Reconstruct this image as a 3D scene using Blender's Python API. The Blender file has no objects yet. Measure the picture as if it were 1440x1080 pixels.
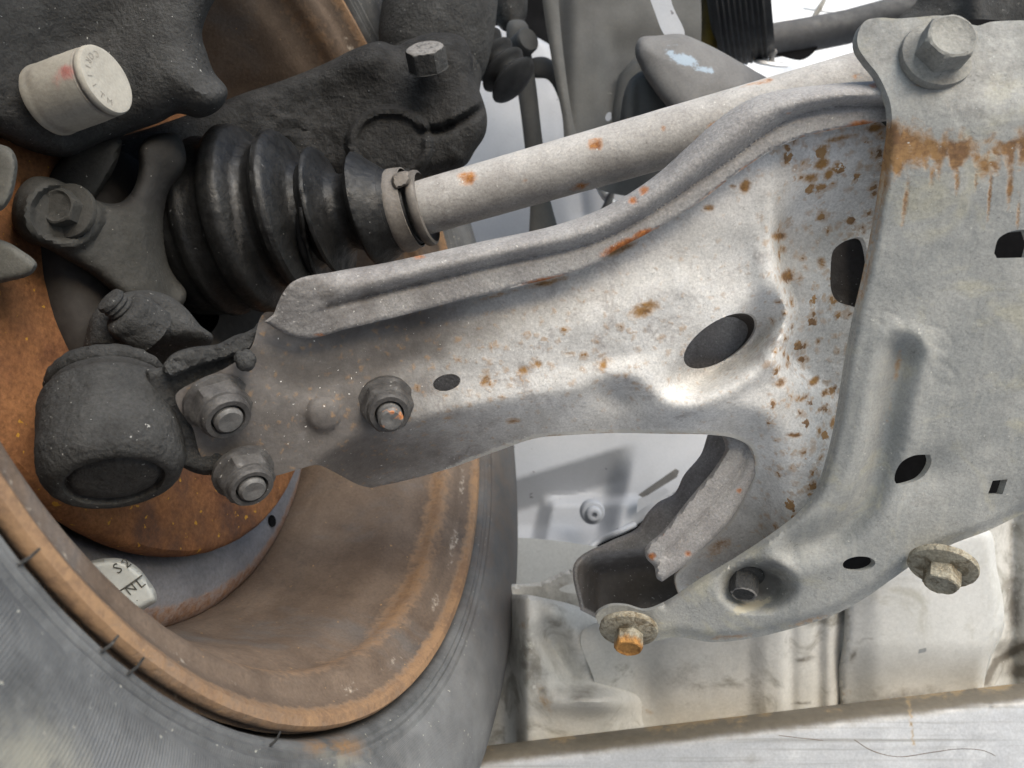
import bpy, math, random
import numpy as np
from mathutils import Vector, Matrix
from mathutils.geometry import delaunay_2d_cdt
R_ = math.radians
rng = np.random.default_rng(7)
random.seed(7)

# ------------------------------------------------------------------ camera, world, sun, exposure
scene = bpy.context.scene
PITCH = 30.0
CAM = np.array([0.0, 0.0, 0.60])
F = 1050.0                                     # focal length in photo pixels (photo 1440 x 1080)
cd = bpy.data.cameras.new('camera')
cam = bpy.data.objects.new('camera', cd)
scene.collection.objects.link(cam)
cam.location = CAM
cam.rotation_euler = (R_(90 + PITCH), 0, 0)
cd.sensor_width = 36.0
cd.lens = 36.0 * F / 1440.0
cd.clip_start = 0.01
cd.clip_end = 500
cd.dof.use_dof = True
cd.dof.focus_distance = 0.30
cd.dof.aperture_fstop = 16.0
scene.camera = cam

SUN_EL, SUN_AZ = 18.0, 156.0                   # azimuth clockwise from the view direction (+Y)
world = bpy.data.worlds.new('World')
scene.world = world
world.use_nodes = True
wn = world.node_tree
bg = wn.nodes['Background']
sky = wn.nodes.new('ShaderNodeTexSky')
sky.sky_type = 'NISHITA'
sky.sun_disc = False
sky.sun_elevation = R_(SUN_EL)
sky.sun_rotation = R_(SUN_AZ)
sky.dust_density = 0.8
sky.ozone_density = 1.0
bg.inputs['Strength'].default_value = 0.085
wn.links.new(sky.outputs['Color'], bg.inputs['Color'])
sl = bpy.data.lights.new('sun', 'SUN')
sl.energy = 1.5
sl.angle = R_(50)
sl.color = (1.0, 0.985, 0.965)
sun = bpy.data.objects.new('sun', sl)
scene.collection.objects.link(sun)
_sd = Vector((math.sin(R_(SUN_AZ)) * math.cos(R_(SUN_EL)), math.cos(R_(SUN_AZ)) * math.cos(R_(SUN_EL)), math.sin(R_(SUN_EL))))
sun.rotation_euler = _sd.to_track_quat('Z', 'Y').to_euler()
sun.location = (1, -2, 3)
scene.view_settings.view_transform = 'Standard'
scene.view_settings.look = 'None'
scene.view_settings.exposure = 1.30
scene.view_settings.gamma = 1.0

# ------------------------------------------------------------------ space helpers
_c, _s = math.cos(R_(90 + PITCH)), math.sin(R_(90 + PITCH))

def W(X):
    """camera-frame metres (right, up, depth) -> world"""
    X = np.atleast_2d(np.asarray(X, float))
    x, y, z = X[:, 0], X[:, 1], -X[:, 2]
    return np.stack([x, y * _c - z * _s, y * _s + z * _c], 1) + CAM

def P(px, py, d):
    px = np.asarray(px, float); py = np.asarray(py, float); d = np.asarray(d, float)
    return np.stack(np.broadcast_arrays((px - 720) / F * d, (540 - py) / F * d, d), -1)

def unit(v):
    v = np.asarray(v, float)
    return v / np.linalg.norm(v)

def sstep(x, a, b):
    t = np.clip((np.asarray(x, float) - a) / (b - a), 0, 1)
    return t * t * (3 - 2 * t)

def softpos(x, w):
    return w * np.logaddexp(0, np.asarray(x, float) / w)

def _hash(i, j, k, seed):
    h = (i * 374761393 + j * 668265263 + k * 2147483647 + seed * 144665) & 0xFFFFFFFF
    h = ((h ^ (h >> 13)) * 1274126177) & 0xFFFFFFFF
    h = (h ^ (h >> 16)) & 0xFFFFFFFF
    return h / 4294967295.0

def vnoise(X, seed=0):
    X = np.asarray(X, float)
    i = np.floor(X).astype(np.int64); f = X - i
    f = f * f * (3 - 2 * f)
    r = 0
    for a in (0, 1):
        for b in (0, 1):
            for c in (0, 1):
                w = (f[:, 0] if a else 1 - f[:, 0]) * (f[:, 1] if b else 1 - f[:, 1]) * (f[:, 2] if c else 1 - f[:, 2])
                r = r + w * _hash(i[:, 0] + a, i[:, 1] + b, i[:, 2] + c, seed)
    return r

def fbm(X, octaves=4, seed=0):
    X = np.asarray(X, float); r = 0; a = 0.5; t = 0
    for o in range(octaves):
        r = r + a * vnoise(X * 2 ** o + 17.3 * o, seed + o); t += a; a *= 0.5
    return r / t

def fb2(x, y, scale, seed=0, octaves=4):
    return fbm(np.stack([x / scale, y / scale, np.full_like(x, seed * 3.7)], 1), octaves, seed)

# ------------------------------------------------------------------ object helpers
ORG = {}

def tag(o, label=None, cat=None, group=None, kind=None):
    if label: o['label'] = label
    if cat: o['category'] = cat
    if group: o['group'] = group
    if kind: o['kind'] = kind
    return o

def thing(name, label, cat, at, group=None):
    o = bpy.data.objects.new(name, None)
    o.empty_display_size = 0.02
    scene.collection.objects.link(o)
    w = W(at)[0]
    o.location = w
    ORG[o] = w
    return tag(o, label, cat, group)

def link_mesh(name, Xw, faces, mat, parent=None, attrs=None, uv=None, sharp=38, smooth=True):
    base = ORG[parent] if parent is not None else Xw.mean(0)
    V = Xw - base
    me = bpy.data.meshes.new(name)
    me.from_pydata(V.tolist(), [], faces)
    me.update()
    if uv is not None:
        ul = me.uv_layers.new(name='UVMap')
        li = np.empty(len(me.loops), np.int32)
        me.loops.foreach_get('vertex_index', li)
        ul.data.foreach_set('uv', uv[li].astype(np.float32).ravel())
    for k, a in (attrs or {}).items():
        at = me.attributes.new(k, 'FLOAT', 'POINT')
        at.data.foreach_set('value', np.asarray(a, np.float32))
    if smooth:
        me.polygons.foreach_set('use_smooth', [True] * len(me.polygons))
        me.set_sharp_from_angle(angle=R_(sharp))
    me.materials.append(mat)
    o = bpy.data.objects.new(name, me)
    scene.collection.objects.link(o)
    if parent is not None:
        o.parent = parent
    else:
        o.location = base
    ORG[o] = base
    return o

def curve_pts(pts, closed=True, step=6.0):
    """Catmull-Rom through pixel points; a third element 1 marks a sharp corner"""
    p = [np.array(q[:2], float) for q in pts]
    cr = [len(q) > 2 and q[2] for q in pts]
    n = len(p); out = []
    for i in range(n if closed else n - 1):
        a, b = p[i], p[(i + 1) % n]
        pa = p[(i - 1) % n] if (closed or i > 0) else a
        nb = p[(i + 2) % n] if (closed or i + 2 < n) else b
        L = np.linalg.norm(b - a)
        def tan(prev, cur, nxt, corner):
            if corner: return (b - a)
            l0 = np.linalg.norm(cur - prev) + 1e-6; l1 = np.linalg.norm(nxt - cur) + 1e-6
            d = ((cur - prev) / l0 + (nxt - cur) / l1) * 0.5
            return d * L
        ta = tan(pa, a, b, cr[i]); tb = tan(a, b, nb, cr[(i + 1) % n])
        k = max(1, int(round(L / step)))
        for j in range(k):
            t = j / k
            out.append((2*t**3 - 3*t*t + 1) * a + (t**3 - 2*t*t + t) * ta + (-2*t**3 + 3*t*t) * b + (t**3 - t*t) * tb)
    if not closed: out.append(p[-1])
    return np.array(out)

def pdist(x, y, poly, closed=False):
    """distance, signed side (+ = right of travel, i.e. below when going right in the photo), arc fraction"""
    A = poly if closed else poly[:-1]
    B = np.roll(poly, -1, 0) if closed else poly[1:]
    D = B - A; L = np.linalg.norm(D, axis=1) + 1e-9
    cum = np.concatenate([[0], np.cumsum(L)])
    best = np.full(len(x), 1e9); sg = np.zeros(len(x)); tt = np.zeros(len(x))
    for s in range(0, len(x), 4000):
        X = x[s:s+4000, None] - A[None, :, 0]; Y = y[s:s+4000, None] - A[None, :, 1]
        t = np.clip((X * D[:, 0] + Y * D[:, 1]) / L**2, 0, 1)
        dx = X - t * D[:, 0]; dy = Y - t * D[:, 1]
        dd = dx * dx + dy * dy
        k = dd.argmin(1); r = np.arange(len(k))
        best[s:s+4000] = np.sqrt(dd[r, k])
        sg[s:s+4000] = np.sign(D[k, 0] * Y[r, k] - D[k, 1] * X[r, k])
        tt[s:s+4000] = (cum[k] + t[r, k] * L[k]) / cum[-1]
    return best, sg, tt

def inside(x, y, poly):
    c = np.zeros(len(x), bool)
    x0, y0 = poly[:, 0], poly[:, 1]; x1, y1 = np.roll(x0, -1), np.roll(y0, -1)
    for a, b, e, f in zip(x0, y0, x1, y1):
        m = (b > y) != (f > y)
        if m.any():
            xx = (e - a) * (y - b) / (f - b + 1e-12) + a
            c ^= m & (x < xx)
    return c

def ell(cx, cy, a, b, deg, n=28):
    t = np.linspace(0, 2 * np.pi, n, endpoint=False)
    c, s = math.cos(R_(deg)), math.sin(R_(deg))
    X = a * np.cos(t); Y = b * np.sin(t)
    return np.stack([cx + X * c - Y * s, cy + X * s + Y * c], 1)

def relief(name, outline, dfun, mat, parent=None, step=6.0, holes=(), thick=0.003, roll=0.0, rolld=0.0,
           attrs=None, back='r', crust=None, sharp=38, raw=False):
    """a pressed or cast sheet: its outline, its depth field, real thickness, walls and holes"""
    O = np.asarray(outline, float) if raw else curve_pts(outline, True, step)
    H = [np.asarray(h, float) for h in holes]
    lo, hi = O.min(0), O.max(0)
    gx = np.arange(lo[0], hi[0], step); gy = np.arange(lo[1], hi[1], step * 0.866)
    X, Y = np.meshgrid(gx, gy)
    X = X + (np.arange(len(gy)) % 2)[:, None] * step * 0.5
    X = X.ravel() + rng.uniform(-.12, .12, X.size) * step; Y = Y.ravel() + rng.uniform(-.12, .12, Y.size) * step
    m = inside(X, Y, O)
    for h in H: m &= ~inside(X, Y, h)
    X, Y = X[m], Y[m]
    loops = [O] + H
    d = np.full(len(X), 1e9)
    for l in loops: d = np.minimum(d, pdist(X, Y, l, True)[0])
    m = d > step * 0.55
    X, Y = X[m], Y[m]
    pts = np.concatenate(loops + [np.stack([X, Y], 1)])
    edges = []; b = 0
    for l in loops:
        n = len(l); edges += [(b + i, b + (i + 1) % n) for i in range(n)]; b += n
    vs, es, fs, ov, oe, of = delaunay_2d_cdt([Vector((float(q[0]), float(q[1]))) for q in pts], edges, [], 0, 1e-4)
    V = np.array([(v[0], v[1]) for v in vs]); T = np.array([tuple(f) for f in fs], int)
    c = V[T].mean(1)
    keep = inside(c[:, 0], c[:, 1], O)
    for h in H: keep &= ~inside(c[:, 0], c[:, 1], h)
    T = T[keep]
    used = np.unique(T); mp = np.full(len(V), -1); mp[used] = np.arange(len(used)); V = V[used]; T = mp[T]
    x, y = V[:, 0], V[:, 1]
    e = np.full(len(x), 1e9)
    for l in loops: e = np.minimum(e, pdist(x, y, l, True)[0])
    eo = pdist(x, y, O, True)[0]
    dep = np.asarray(dfun(x, y, eo), float) + np.zeros(len(x))
    if roll:
        q = 1 - np.clip(eo / roll, 0, 1)
        dep = dep + rolld * (1 - np.sqrt(np.clip(1 - q * q, 0, 1)))
    X3 = P(x, y, dep)
    if crust:
        amp, sc, sd = crust
        k = fbm(X3 * sc, 4, sd)
        X3 = X3 * (1 - (amp * (k - .5) * 2 / X3[:, 2]))[:, None]
    # orient towards the camera
    n = np.cross(X3[T[:, 1]] - X3[T[:, 0]], X3[T[:, 2]] - X3[T[:, 0]])
    flip = (n * X3[T].mean(1)).sum(1) > 0
    T[flip] = T[flip][:, ::-1]; n[flip] *= -1
    N = np.zeros_like(X3)
    for k in range(3): np.add.at(N, T[:, k], n)
    N /= np.linalg.norm(N, axis=1)[:, None] + 1e-12
    B3 = X3 - N * thick if back == 'n' else (X3 + np.array([0, 0, thick]) if back == 'z' else X3 * (1 + thick / X3[:, 2:3]))
    nv = len(X3)
    ed = {}
    for t in T.tolist():
        for a, b2 in ((t[0], t[1]), (t[1], t[2]), (t[2], t[0])):
            if (b2, a) in ed: del ed[(b2, a)]
            else: ed[(a, b2)] = 1
    faces = T.tolist() + [[t[2] + nv, t[1] + nv, t[0] + nv] for t in T.tolist()]
    faces += [[b2, a, a + nv, b2 + nv] for (a, b2) in ed]
    at = {}
    for k, f in (attrs or {}).items():
        a = np.clip(np.asarray(f(x, y, eo), float) + np.zeros(len(x)), 0, 1)
        at[k] = np.concatenate([a, a])
    return link_mesh(name, W(np.concatenate([X3, B3])), faces, mat, parent, at, None, sharp)

def frame(axis):
    a = unit(axis)
    h = np.array([0, 1.0, 0]) if abs(a[1]) < .9 else np.array([1.0, 0, 0])
    u = unit(np.cross(a, h)); v = np.cross(a, u)
    return a, u, v

def skin(name, loops, mat, parent=None, cap0=True, cap1=True, attrs=None, uv=None, sharp=38, closed=False):
    """join rings of equal count into one surface"""
    n = len(loops[0]); m = len(loops)
    V = np.concatenate(loops); faces = []
    for i in range(m - 1 + (1 if closed else 0)):
        a0 = i * n; b0 = ((i + 1) % m) * n
        for j in range(n):
            k = (j + 1) % n
            faces.append([a0 + j, a0 + k, b0 + k, b0 + j])
    if not closed:
        if cap0: faces.append(list(range(n))[::-1])
        if cap1: faces.append([(m - 1) * n + j for j in range(n)])
    return link_mesh(name, W(V), faces, mat, parent, attrs, uv, sharp)

def lathe(name, P0, axis, prof, mat, parent=None, seg=64, crust=None, cap0=False, cap1=False, attr=None, sharp=38, uvs=False, closed=False):
    a, u, v = frame(axis); P0 = np.asarray(P0, float)
    t = np.linspace(0, 2 * np.pi, seg, endpoint=False)
    ring = np.cos(t)[:, None] * u + np.sin(t)[:, None] * v
    loops = []; S = []; Rr = []
    for s, r in prof:
        L = P0 + a * s + ring * r
        if crust:
            amp, sc, sd = crust
            k = (fbm(L * sc, 4, sd) - .5) * 2 * amp
            L = L + ring * k[:, None] * min(1, r / 0.004)
        loops.append(L); S.append(np.full(seg, s)); Rr.append(np.full(seg, r))
    V = np.concatenate(loops)
    at = {k: np.clip(f(V, np.concatenate(S), np.concatenate(Rr)), 0, 1) for k, f in (attr or {}).items()}
    uv = None
    if uvs:
        uv = np.stack([np.tile(t / (2 * np.pi), len(prof)), np.repeat(np.arange(len(prof)) / (len(prof) - 1.0), seg)], 1)
    return skin(name, loops, mat, parent, cap0, cap1, at, uv, sharp, closed)

def fine(prof, step):
    """resample a (s, r) profile with Catmull-Rom"""
    k = 1000.0
    return [tuple(q / k) for q in curve_pts([tuple(np.array(p[:2]) * k) + tuple(p[2:]) for p in prof], False, step * k)]

def tube(name, pts, radii, mat, parent=None, seg=20, cap=True, crust=None, attr=None, axes=None):
    pts = np.asarray(pts, float); m = len(pts)
    radii = np.broadcast_to(np.asarray(radii, float), (m,))
    T = np.gradient(pts, axis=0)
    h = np.array([0, 0, 1.0]); loops = []
    t = np.linspace(0, 2 * np.pi, seg, endpoint=False)
    for i in range(m):
        a = unit(axes[i] if axes is not None else T[i])
        u = np.cross(a, h)
        if np.linalg.norm(u) < .05: u = np.cross(a, [0, 1.0, 0])
        u = unit(u); v = np.cross(a, u)
        ring = np.cos(t)[:, None] * u + np.sin(t)[:, None] * v
        L = pts[i] + ring * radii[i]
        if crust:
            amp, sc, sd = crust
            L = L + ring * ((fbm(L * sc, 4, sd) - .5) * 2 * amp)[:, None]
        loops.append(L)
    V = np.concatenate(loops)
    at = {k: np.clip(f(V), 0, 1) for k, f in (attr or {}).items()}
    return skin(name, loops, mat, parent, cap, cap, at)

def topx(V):
    return 720 + F * V[:, 0] / V[:, 2], 540 - F * V[:, 1] / V[:, 2]

def hexr(t, af, ph):
    k = (np.degrees(t) + ph) % 60 - 30
    return af / 2 / np.cos(np.radians(k))

def hexloop(P0, a, u, v, s, af, ph, cap_r=None, seg=48):
    t = np.linspace(0, 2 * np.pi, seg, endpoint=False)
    r = hexr(t, af, ph)
    if cap_r is not None: r = np.minimum(r, cap_r)
    return P0 + a * s + (np.cos(t)[:, None] * u + np.sin(t)[:, None] * v) * r[:, None]

def cloop(P0, a, u, v, s, r, seg=48):
    t = np.linspace(0, 2 * np.pi, seg, endpoint=False)
    return P0 + a * s + (np.cos(t)[:, None] * u + np.sin(t)[:, None] * v) * r

def bolt(parent, at, axis, af, h, fr, ft, mat, ph=0, name='bolt', washer_mat=None, head_attr=None, recess=True, crustamp=0.00025):
    """flanged hex bolt head; axis points out of the surface"""
    a, u, v = frame(axis); P0 = np.asarray(at, float)
    L = [cloop(P0, a, u, v, ft * .6, af * .57), hexloop(P0, a, u, v, ft * .75, af, ph),
         hexloop(P0, a, u, v, ft + h * .86, af, ph, af * .572), hexloop(P0, a, u, v, ft + h * .95, af, ph, af * .52),
         cloop(P0, a, u, v, ft + h, af * .46), cloop(P0, a, u, v, ft + h - (.0006 if recess else 0), af * .38), cloop(P0, a, u, v, ft + h - (.0006 if recess else 0), af * .1)]
    L = [l + (fbm(l * 700, 3, 5) - .5)[:, None] * crustamp * 2 * a for l in L]
    n = len(np.concatenate(L))
    at_ = {}
    if head_attr:
        for k, (lo_, val) in head_attr.items():
            s = (np.concatenate(L) - P0) @ a
            at_[k] = val * sstep(s, ft + h * lo_, ft + h * (lo_ + .15))
    b = skin(name, L, mat, parent, True, True, at_, None, 30)
    if fr:
        prof = [(-.001, fr * .98), (ft * .25, fr), (ft * .55, fr * .97), (ft * .8, fr * .8), (ft, af * .58), (ft, af * .2)]
        w = lathe('washer', P0, axis, prof, washer_mat or mat, b, 40, (.0003, 500, 3), True, True)
        w.parent = b
    return b

def nut(parent, at, axis, af, h, stud_r, stud_h, mat, smat, ph=0, sattr=None):
    """flanged lock nut with the end of its stud"""
    a, u, v = frame(axis); P0 = np.asarray(at, float)
    hh = h * .68
    L = [cloop(P0, a, u, v, -.001, af * .62), cloop(P0, a, u, v, .0008, af * .62), hexloop(P0, a, u, v, .0016, af * 1.02, ph),
         hexloop(P0, a, u, v, hh * .85, af, ph, af * .575), hexloop(P0, a, u, v, hh, af, ph, af * .5),
         cloop(P0, a, u, v, hh + .0003, af * .46), cloop(P0, a, u, v, h * .92, af * .45), cloop(P0, a, u, v, h, af * .41),
         cloop(P0, a, u, v, h, stud_r * 1.22), cloop(P0, a, u, v, h - .002, stud_r * 1.1)]
    L = [l + (fbm(l * 500, 3, 9) - .5)[:, None] * .0005 * (np.array(l) - P0 - a * 0.004) / (af * .5) for l in L]
    b = skin('nut', L, mat, parent, True, False, None, None, 32)
    prof = []
    s = h - .004; z = 0
    while s < h + stud_h - .0012:
        prof += [(s, stud_r * .97), (s + .0006, stud_r * 1.02)]; s += .00125
    prof += [(h + stud_h - .001, stud_r), (h + stud_h, stud_r * .82), (h + stud_h, stud_r * .3), (h + stud_h - .0004, stud_r * .02)]
    lathe('stud', P0, axis, prof, smat, b, 32, (.00015, 900, 2), False, True, sattr)
    return b

# ------------------------------------------------------------------ materials
def new_mat(name):
    m = bpy.data.materials.new(name); m.use_nodes = True
    nt = m.node_tree; nt.nodes.clear()
    return m, nt

def surf(name, c1, c2, s1=45, mid=(.35, .65), rough=.7, metal=0.0, spec=.4, grain=.25, gscale=700, bump=.35, bscale=500, bdist=.0006,
         speck=None, rust=((.40, .155, .03), (.20, .065, .02)), dark=(.035, .032, .03), pale=(.62, .60, .55), spot=0.0, spot_s=150, streak=None,
         third=None, coat=0.0, rustfine=420, dsoft=(.15, .85, .9), fleck=None):
    """worn surface: blotches, grain, specks, rust / dirt and painted shade / pale wear and edge highlight driven by vertex attributes"""
    m, nt = new_mat(name); N = nt.nodes.new; K = nt.links.new
    out = N('ShaderNodeOutputMaterial'); bs = N('ShaderNodeBsdfPrincipled'); K(bs.outputs[0], out.inputs[0])
    tc = N('ShaderNodeTexCoord')
    src = tc.outputs['Object']
    def noise(sc, det=5, ro=.6, vec=None, dist=0.0):
        n = N('ShaderNodeTexNoise'); n.inputs['Scale'].default_value = sc; n.inputs['Detail'].default_value = det
        n.inputs['Roughness'].default_value = ro; n.inputs['Distortion'].default_value = dist
        K(vec or src, n.inputs['Vector']); return n.outputs['Fac']
    def mr(v, a, b, lo=0.0, hi=1.0):
        n = N('ShaderNodeMapRange'); n.interpolation_type = 'SMOOTHSTEP'
        K(v, n.inputs['Value']); n.inputs['From Min'].default_value = a; n.inputs['From Max'].default_value = b
        n.inputs['To Min'].default_value = lo; n.inputs['To Max'].default_value = hi; return n.outputs['Result']
    def math_(op, a, b=None):
        n = N('ShaderNodeMath'); n.operation = op
        for i, q in enumerate((a, b)):
            if q is None: continue
            if isinstance(q, (int, float)): n.inputs[i].default_value = q
            else: K(q, n.inputs[i])
        return n.outputs[0]
    def mix(f, a, b, mode='MIX'):
        n = N('ShaderNodeMix'); n.data_type = 'RGBA'; n.blend_type = mode
        for i, q in ((0, f), (6, a), (7, b)):
            if isinstance(q, (int, float)): n.inputs[i].default_value = q
            elif isinstance(q, tuple): n.inputs[i].default_value = tuple(q) + (1.0,)
            else: K(q, n.inputs[i])
        return n.outputs[2]
    def att(k):
        n = N('ShaderNodeAttribute'); n.attribute_name = k; return n.outputs['Fac']
    big = noise(s1, 6, .62, None, .4)
    col = mix(mr(big, mid[0], mid[1]), c1, c2)
    if third:
        tcol, tsc, tlo = third
        col = mix(math_('MULTIPLY', mr(noise(tsc, 5, .65, None, .8), tlo, tlo + .16), .8), col, tcol)
    g = noise(gscale, 3, .7)
    gm = N('ShaderNodeMapRange'); K(g, gm.inputs['Value'])
    gm.inputs['From Min'].default_value = .25; gm.inputs['From Max'].default_value = .75
    gm.inputs['To Min'].default_value = 1 - grain; gm.inputs['To Max'].default_value = 1 + grain
    cmb = N('ShaderNodeCombineColor')
    for i in range(3): K(gm.outputs[0], cmb.inputs[i])
    col = mix(1.0, col, cmb.outputs[0], 'MULTIPLY')
    if streak:
        scol, sscale, amt = streak
        mp = N('ShaderNodeMapping'); K(src, mp.inputs['Vector']); mp.inputs['Scale'].default_value = sscale
        st = noise(1.0, 4, .6, mp.outputs[0])
        col = mix(math_('MULTIPLY', mr(st, .5, .7), amt), col, scol)
    if fleck:
        fcol, famt, fsc = fleck
        f1 = mr(noise(fsc, 3, .65, None, 1.6), .60, .70)
        f2 = mr(noise(fsc * .16, 4, .6), .38, .62)
        col = mix(math_('MULTIPLY', math_('MULTIPLY', f1, f2), famt), col, fcol)
        f3 = mr(noise(fsc * .55, 4, .7, None, 2.5), .66, .72)
        col = mix(math_('MULTIPLY', f3, famt * .8), col, tuple(q * .6 for q in fcol))
    # dark layer: dirt, and shade painted in holes, recesses and gaps
    edge = noise(95, 5, .7)
    dk = att('dark')
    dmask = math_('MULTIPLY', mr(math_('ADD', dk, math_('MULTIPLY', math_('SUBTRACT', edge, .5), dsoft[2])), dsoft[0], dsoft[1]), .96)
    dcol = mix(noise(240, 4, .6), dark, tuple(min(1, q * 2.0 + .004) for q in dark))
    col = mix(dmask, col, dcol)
    # pale wear, and the highlight painted on the arm's lower edge
    pl = att('pale')
    pmask = mr(math_('ADD', pl, math_('MULTIPLY', math_('SUBTRACT', noise(330, 4, .7), .5), 1.1)), .45, .75)
    col = mix(pmask, col, pale)
    # rust
    ru = att('rust')
    rn = noise(rustfine * .55, 6, .7, None, .5)
    rfac = mr(math_('ADD', ru, math_('MULTIPLY', math_('SUBTRACT', rn, .5), 1.0)), .34, .86)
    if spot:
        vo = N('ShaderNodeTexVoronoi'); vo.inputs['Scale'].default_value = spot_s; vo.inputs['Randomness'].default_value = 1.0
        ad = N('ShaderNodeVectorMath'); ad.operation = 'ADD'; K(src, ad.inputs[0])
        nn = N('ShaderNodeTexNoise'); nn.inputs['Scale'].default_value = 420; nn.inputs['Detail'].default_value = 4; K(src, nn.inputs['Vector'])
        sc = N('ShaderNodeVectorMath'); sc.operation = 'SCALE'; K(nn.outputs['Color'], sc.inputs[0]); sc.inputs['Scale'].default_value = .0052
        K(sc.outputs[0], ad.inputs[1]); K(ad.outputs[0], vo.inputs['Vector'])
        sep = N('ShaderNodeSeparateColor'); K(vo.outputs['Color'], sep.inputs[0])
        thr = math_('MULTIPLY', math_('MULTIPLY', sep.outputs[0], sep.outputs[1]), spot)
        sp = att('spots')
        thr = math_('MULTIPLY', thr, sp)
        dd = math_('SUBTRACT', thr, vo.outputs['Distance'])
        rfac = math_('MAXIMUM', rfac, math_('MULTIPLY', mr(dd, -.34, .10), .5))
        rfac = math_('MAXIMUM', rfac, math_('MULTIPLY', mr(dd, .0, .22), .95))
    rcol = mix(mr(math_('ADD', math_('MULTIPLY', noise(rustfine, 5, .7), .5), math_('MULTIPLY', noise(rustfine * .17, 4, .6), .5)), .40, .58), rust[1], rust[0])
    rcol = mix(mr(noise(rustfine * 1.7, 4, .7), .64, .74), rcol, tuple(min(1, q * 1.5 + .02) for q in rust[0]))
    rcol = mix(mr(rfac, .35, .95, .75, 0.0), rcol, tuple(min(1, q * 1.25 + .03) for q in rust[0]))
    col = mix(rfac, col, rcol)
    if speck:
        scol, slo, ssc = speck
        col = mix(mr(noise(ssc, 2, .5), slo, slo + .04), col, scol)
    K(col, bs.inputs['Base Color'])
    rr = mr(noise(s1 * 3.1, 4), .3, .7, max(.05, rough - .12), min(1, rough + .12))
    rr = math_('ADD', rr, math_('MULTIPLY', rfac, .2))
    K(rr, bs.inputs['Roughness'])
    if metal:
        K(math_('MULTIPLY', math_('SUBTRACT', 1.0, math_('MAXIMUM', rfac, dmask)), metal), bs.inputs['Metallic'])
    bs.inputs['Specular IOR Level'].default_value = spec
    if coat: bs.inputs['Coat Weight'].default_value = coat
    bp = N('ShaderNodeBump'); bp.inputs['Strength'].default_value = bump; bp.inputs['Distance'].default_value = bdist
    hgt = math_('ADD', noise(bscale, 5, .65), math_('MULTIPLY', rfac, .8))
    hgt = math_('ADD', hgt, math_('MULTIPLY', noise(bscale * .22, 3, .6), 1.1))
    K(hgt, bp.inputs['Height']); K(bp.outputs[0], bs.inputs['Normal'])
    return m

GREASE_SPECK = ((.30, .30, .29), .735, 520)
M = {}
M['arm'] = surf('worn_pale_steel', (.55, .535, .51), (.72, .705, .68), 38, (.36, .62), .62, 0, .45, .24, 1000, .42, 620,
                third=((.42, .39, .37), 60, .54), dark=(.062, .054, .049), dsoft=(-.05, 1.1, .55), spot=1.0, spot_s=240, rust=((.36, .20, .07), (.17, .085, .032)), speck=((.80, .78, .74), .73, 700), fleck=((.20, .18, .16), .55, 620))
M['flange'] = surf('grey_flange_steel', (.265, .252, .245), (.35, .338, .328), 40, (.35, .65), .72, 0, .35, .3, 1000, .6, 750,
                   dark=(.055, .048, .043), rust=((.42, .16, .05), (.22, .07, .025)), pale=(.80, .78, .74), speck=((.55, .53, .50), .70, 800), fleck=((.10, .095, .09), .6, 700))
M['bracket'] = surf('dusty_subframe_steel', (.30, .305, .294), (.42, .415, .39), 24, (.34, .66), .66, 0, .4, .2, 1000, .4, 520,
                    third=((.43, .41, .33), 38, .50), dark=(.06, .058, .055), rust=((.37, .215, .095), (.21, .115, .058)), pale=(.48, .45, .36),
                    speck=((.55, .54, .50), .72, 560), fleck=((.12, .12, .115), .5, 520), streak=((.46, .45, .41), (330, 60, 60), .38))
M['shaft'] = surf('dusty_shaft_steel', (.37, .35, .33), (.49, .47, .445), 50, (.35, .65), .7, 0, .35, .22, 900, .4, 600,
                  dark=(.07, .058, .05), rust=((.44, .19, .05), (.22, .085, .03)), speck=((.62, .61, .57), .71, 650), fleck=((.12, .11, .10), .5, 650))
M['grease'] = surf('black_road_grime', (.016, .0155, .015), (.036, .035, .034), 55, (.3, .7), .82, 0, .3, .35, 800, 1.0, 520, .0014,
                   speck=GREASE_SPECK, dark=(.010, .010, .010), pale=(.16, .155, .15))
M['grease_grey'] = surf('grey_road_grime', (.036, .036, .0355), (.066, .066, .065), 40, (.3, .7), .85, 0, .25, .3, 800, .95, 520, .0013,
                        speck=((.36, .36, .34), .72, 560), dark=(.018, .017, .016), pale=(.24, .23, .22))
M['knuckle'] = surf('dusty_cast_knuckle', (.042, .041, .037), (.064, .062, .057), 40, (.3, .7), .85, 0, .25, .2, 800, .5, 520, .0007,
                    speck=((.30, .29, .26), .74, 560), dark=(.022, .021, .02))
M['nut'] = surf('grimy_nut_steel', (.066, .062, .060), (.105, .10, .096), 120, (.3, .7), .6, .25, .45, .3, 900, .45, 600, .0006,
                speck=((.42, .41, .39), .70, 600), dark=(.03, .028, .026))
M['stud'] = surf('stud_steel', (.10, .098, .095), (.16, .155, .15), 150, (.3, .7), .6, .15, .5, .25, 900, .3, 600, .0004,
                 rust=((.55, .20, .05), (.30, .09, .03)))
M['rubber'] = surf('black_boot_rubber', (.007, .007, .007), (.017, .017, .017), 60, (.3, .7), .48, 0, .35, .4, 700, .5, 360, .0007,
                   speck=((.14, .14, .14), .735, 420), pale=(.048, .047, .046))
M['boot_band'] = surf('dusty_clamp_band', (.17, .15, .13), (.23, .21, .19), 70, (.3, .7), .6, .2, .4, .2, 700, .3, 500)
M['disc'] = surf('rusty_disc_iron', (.20, .088, .040), (.28, .128, .054), 40, (.3, .7), .85, 0, .2, .35, 500, .8, 300, .0009,
                 third=((.11, .048, .026), 26, .50), speck=((.50, .26, .04), .68, 260), dark=(.05, .03, .025))
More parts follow.
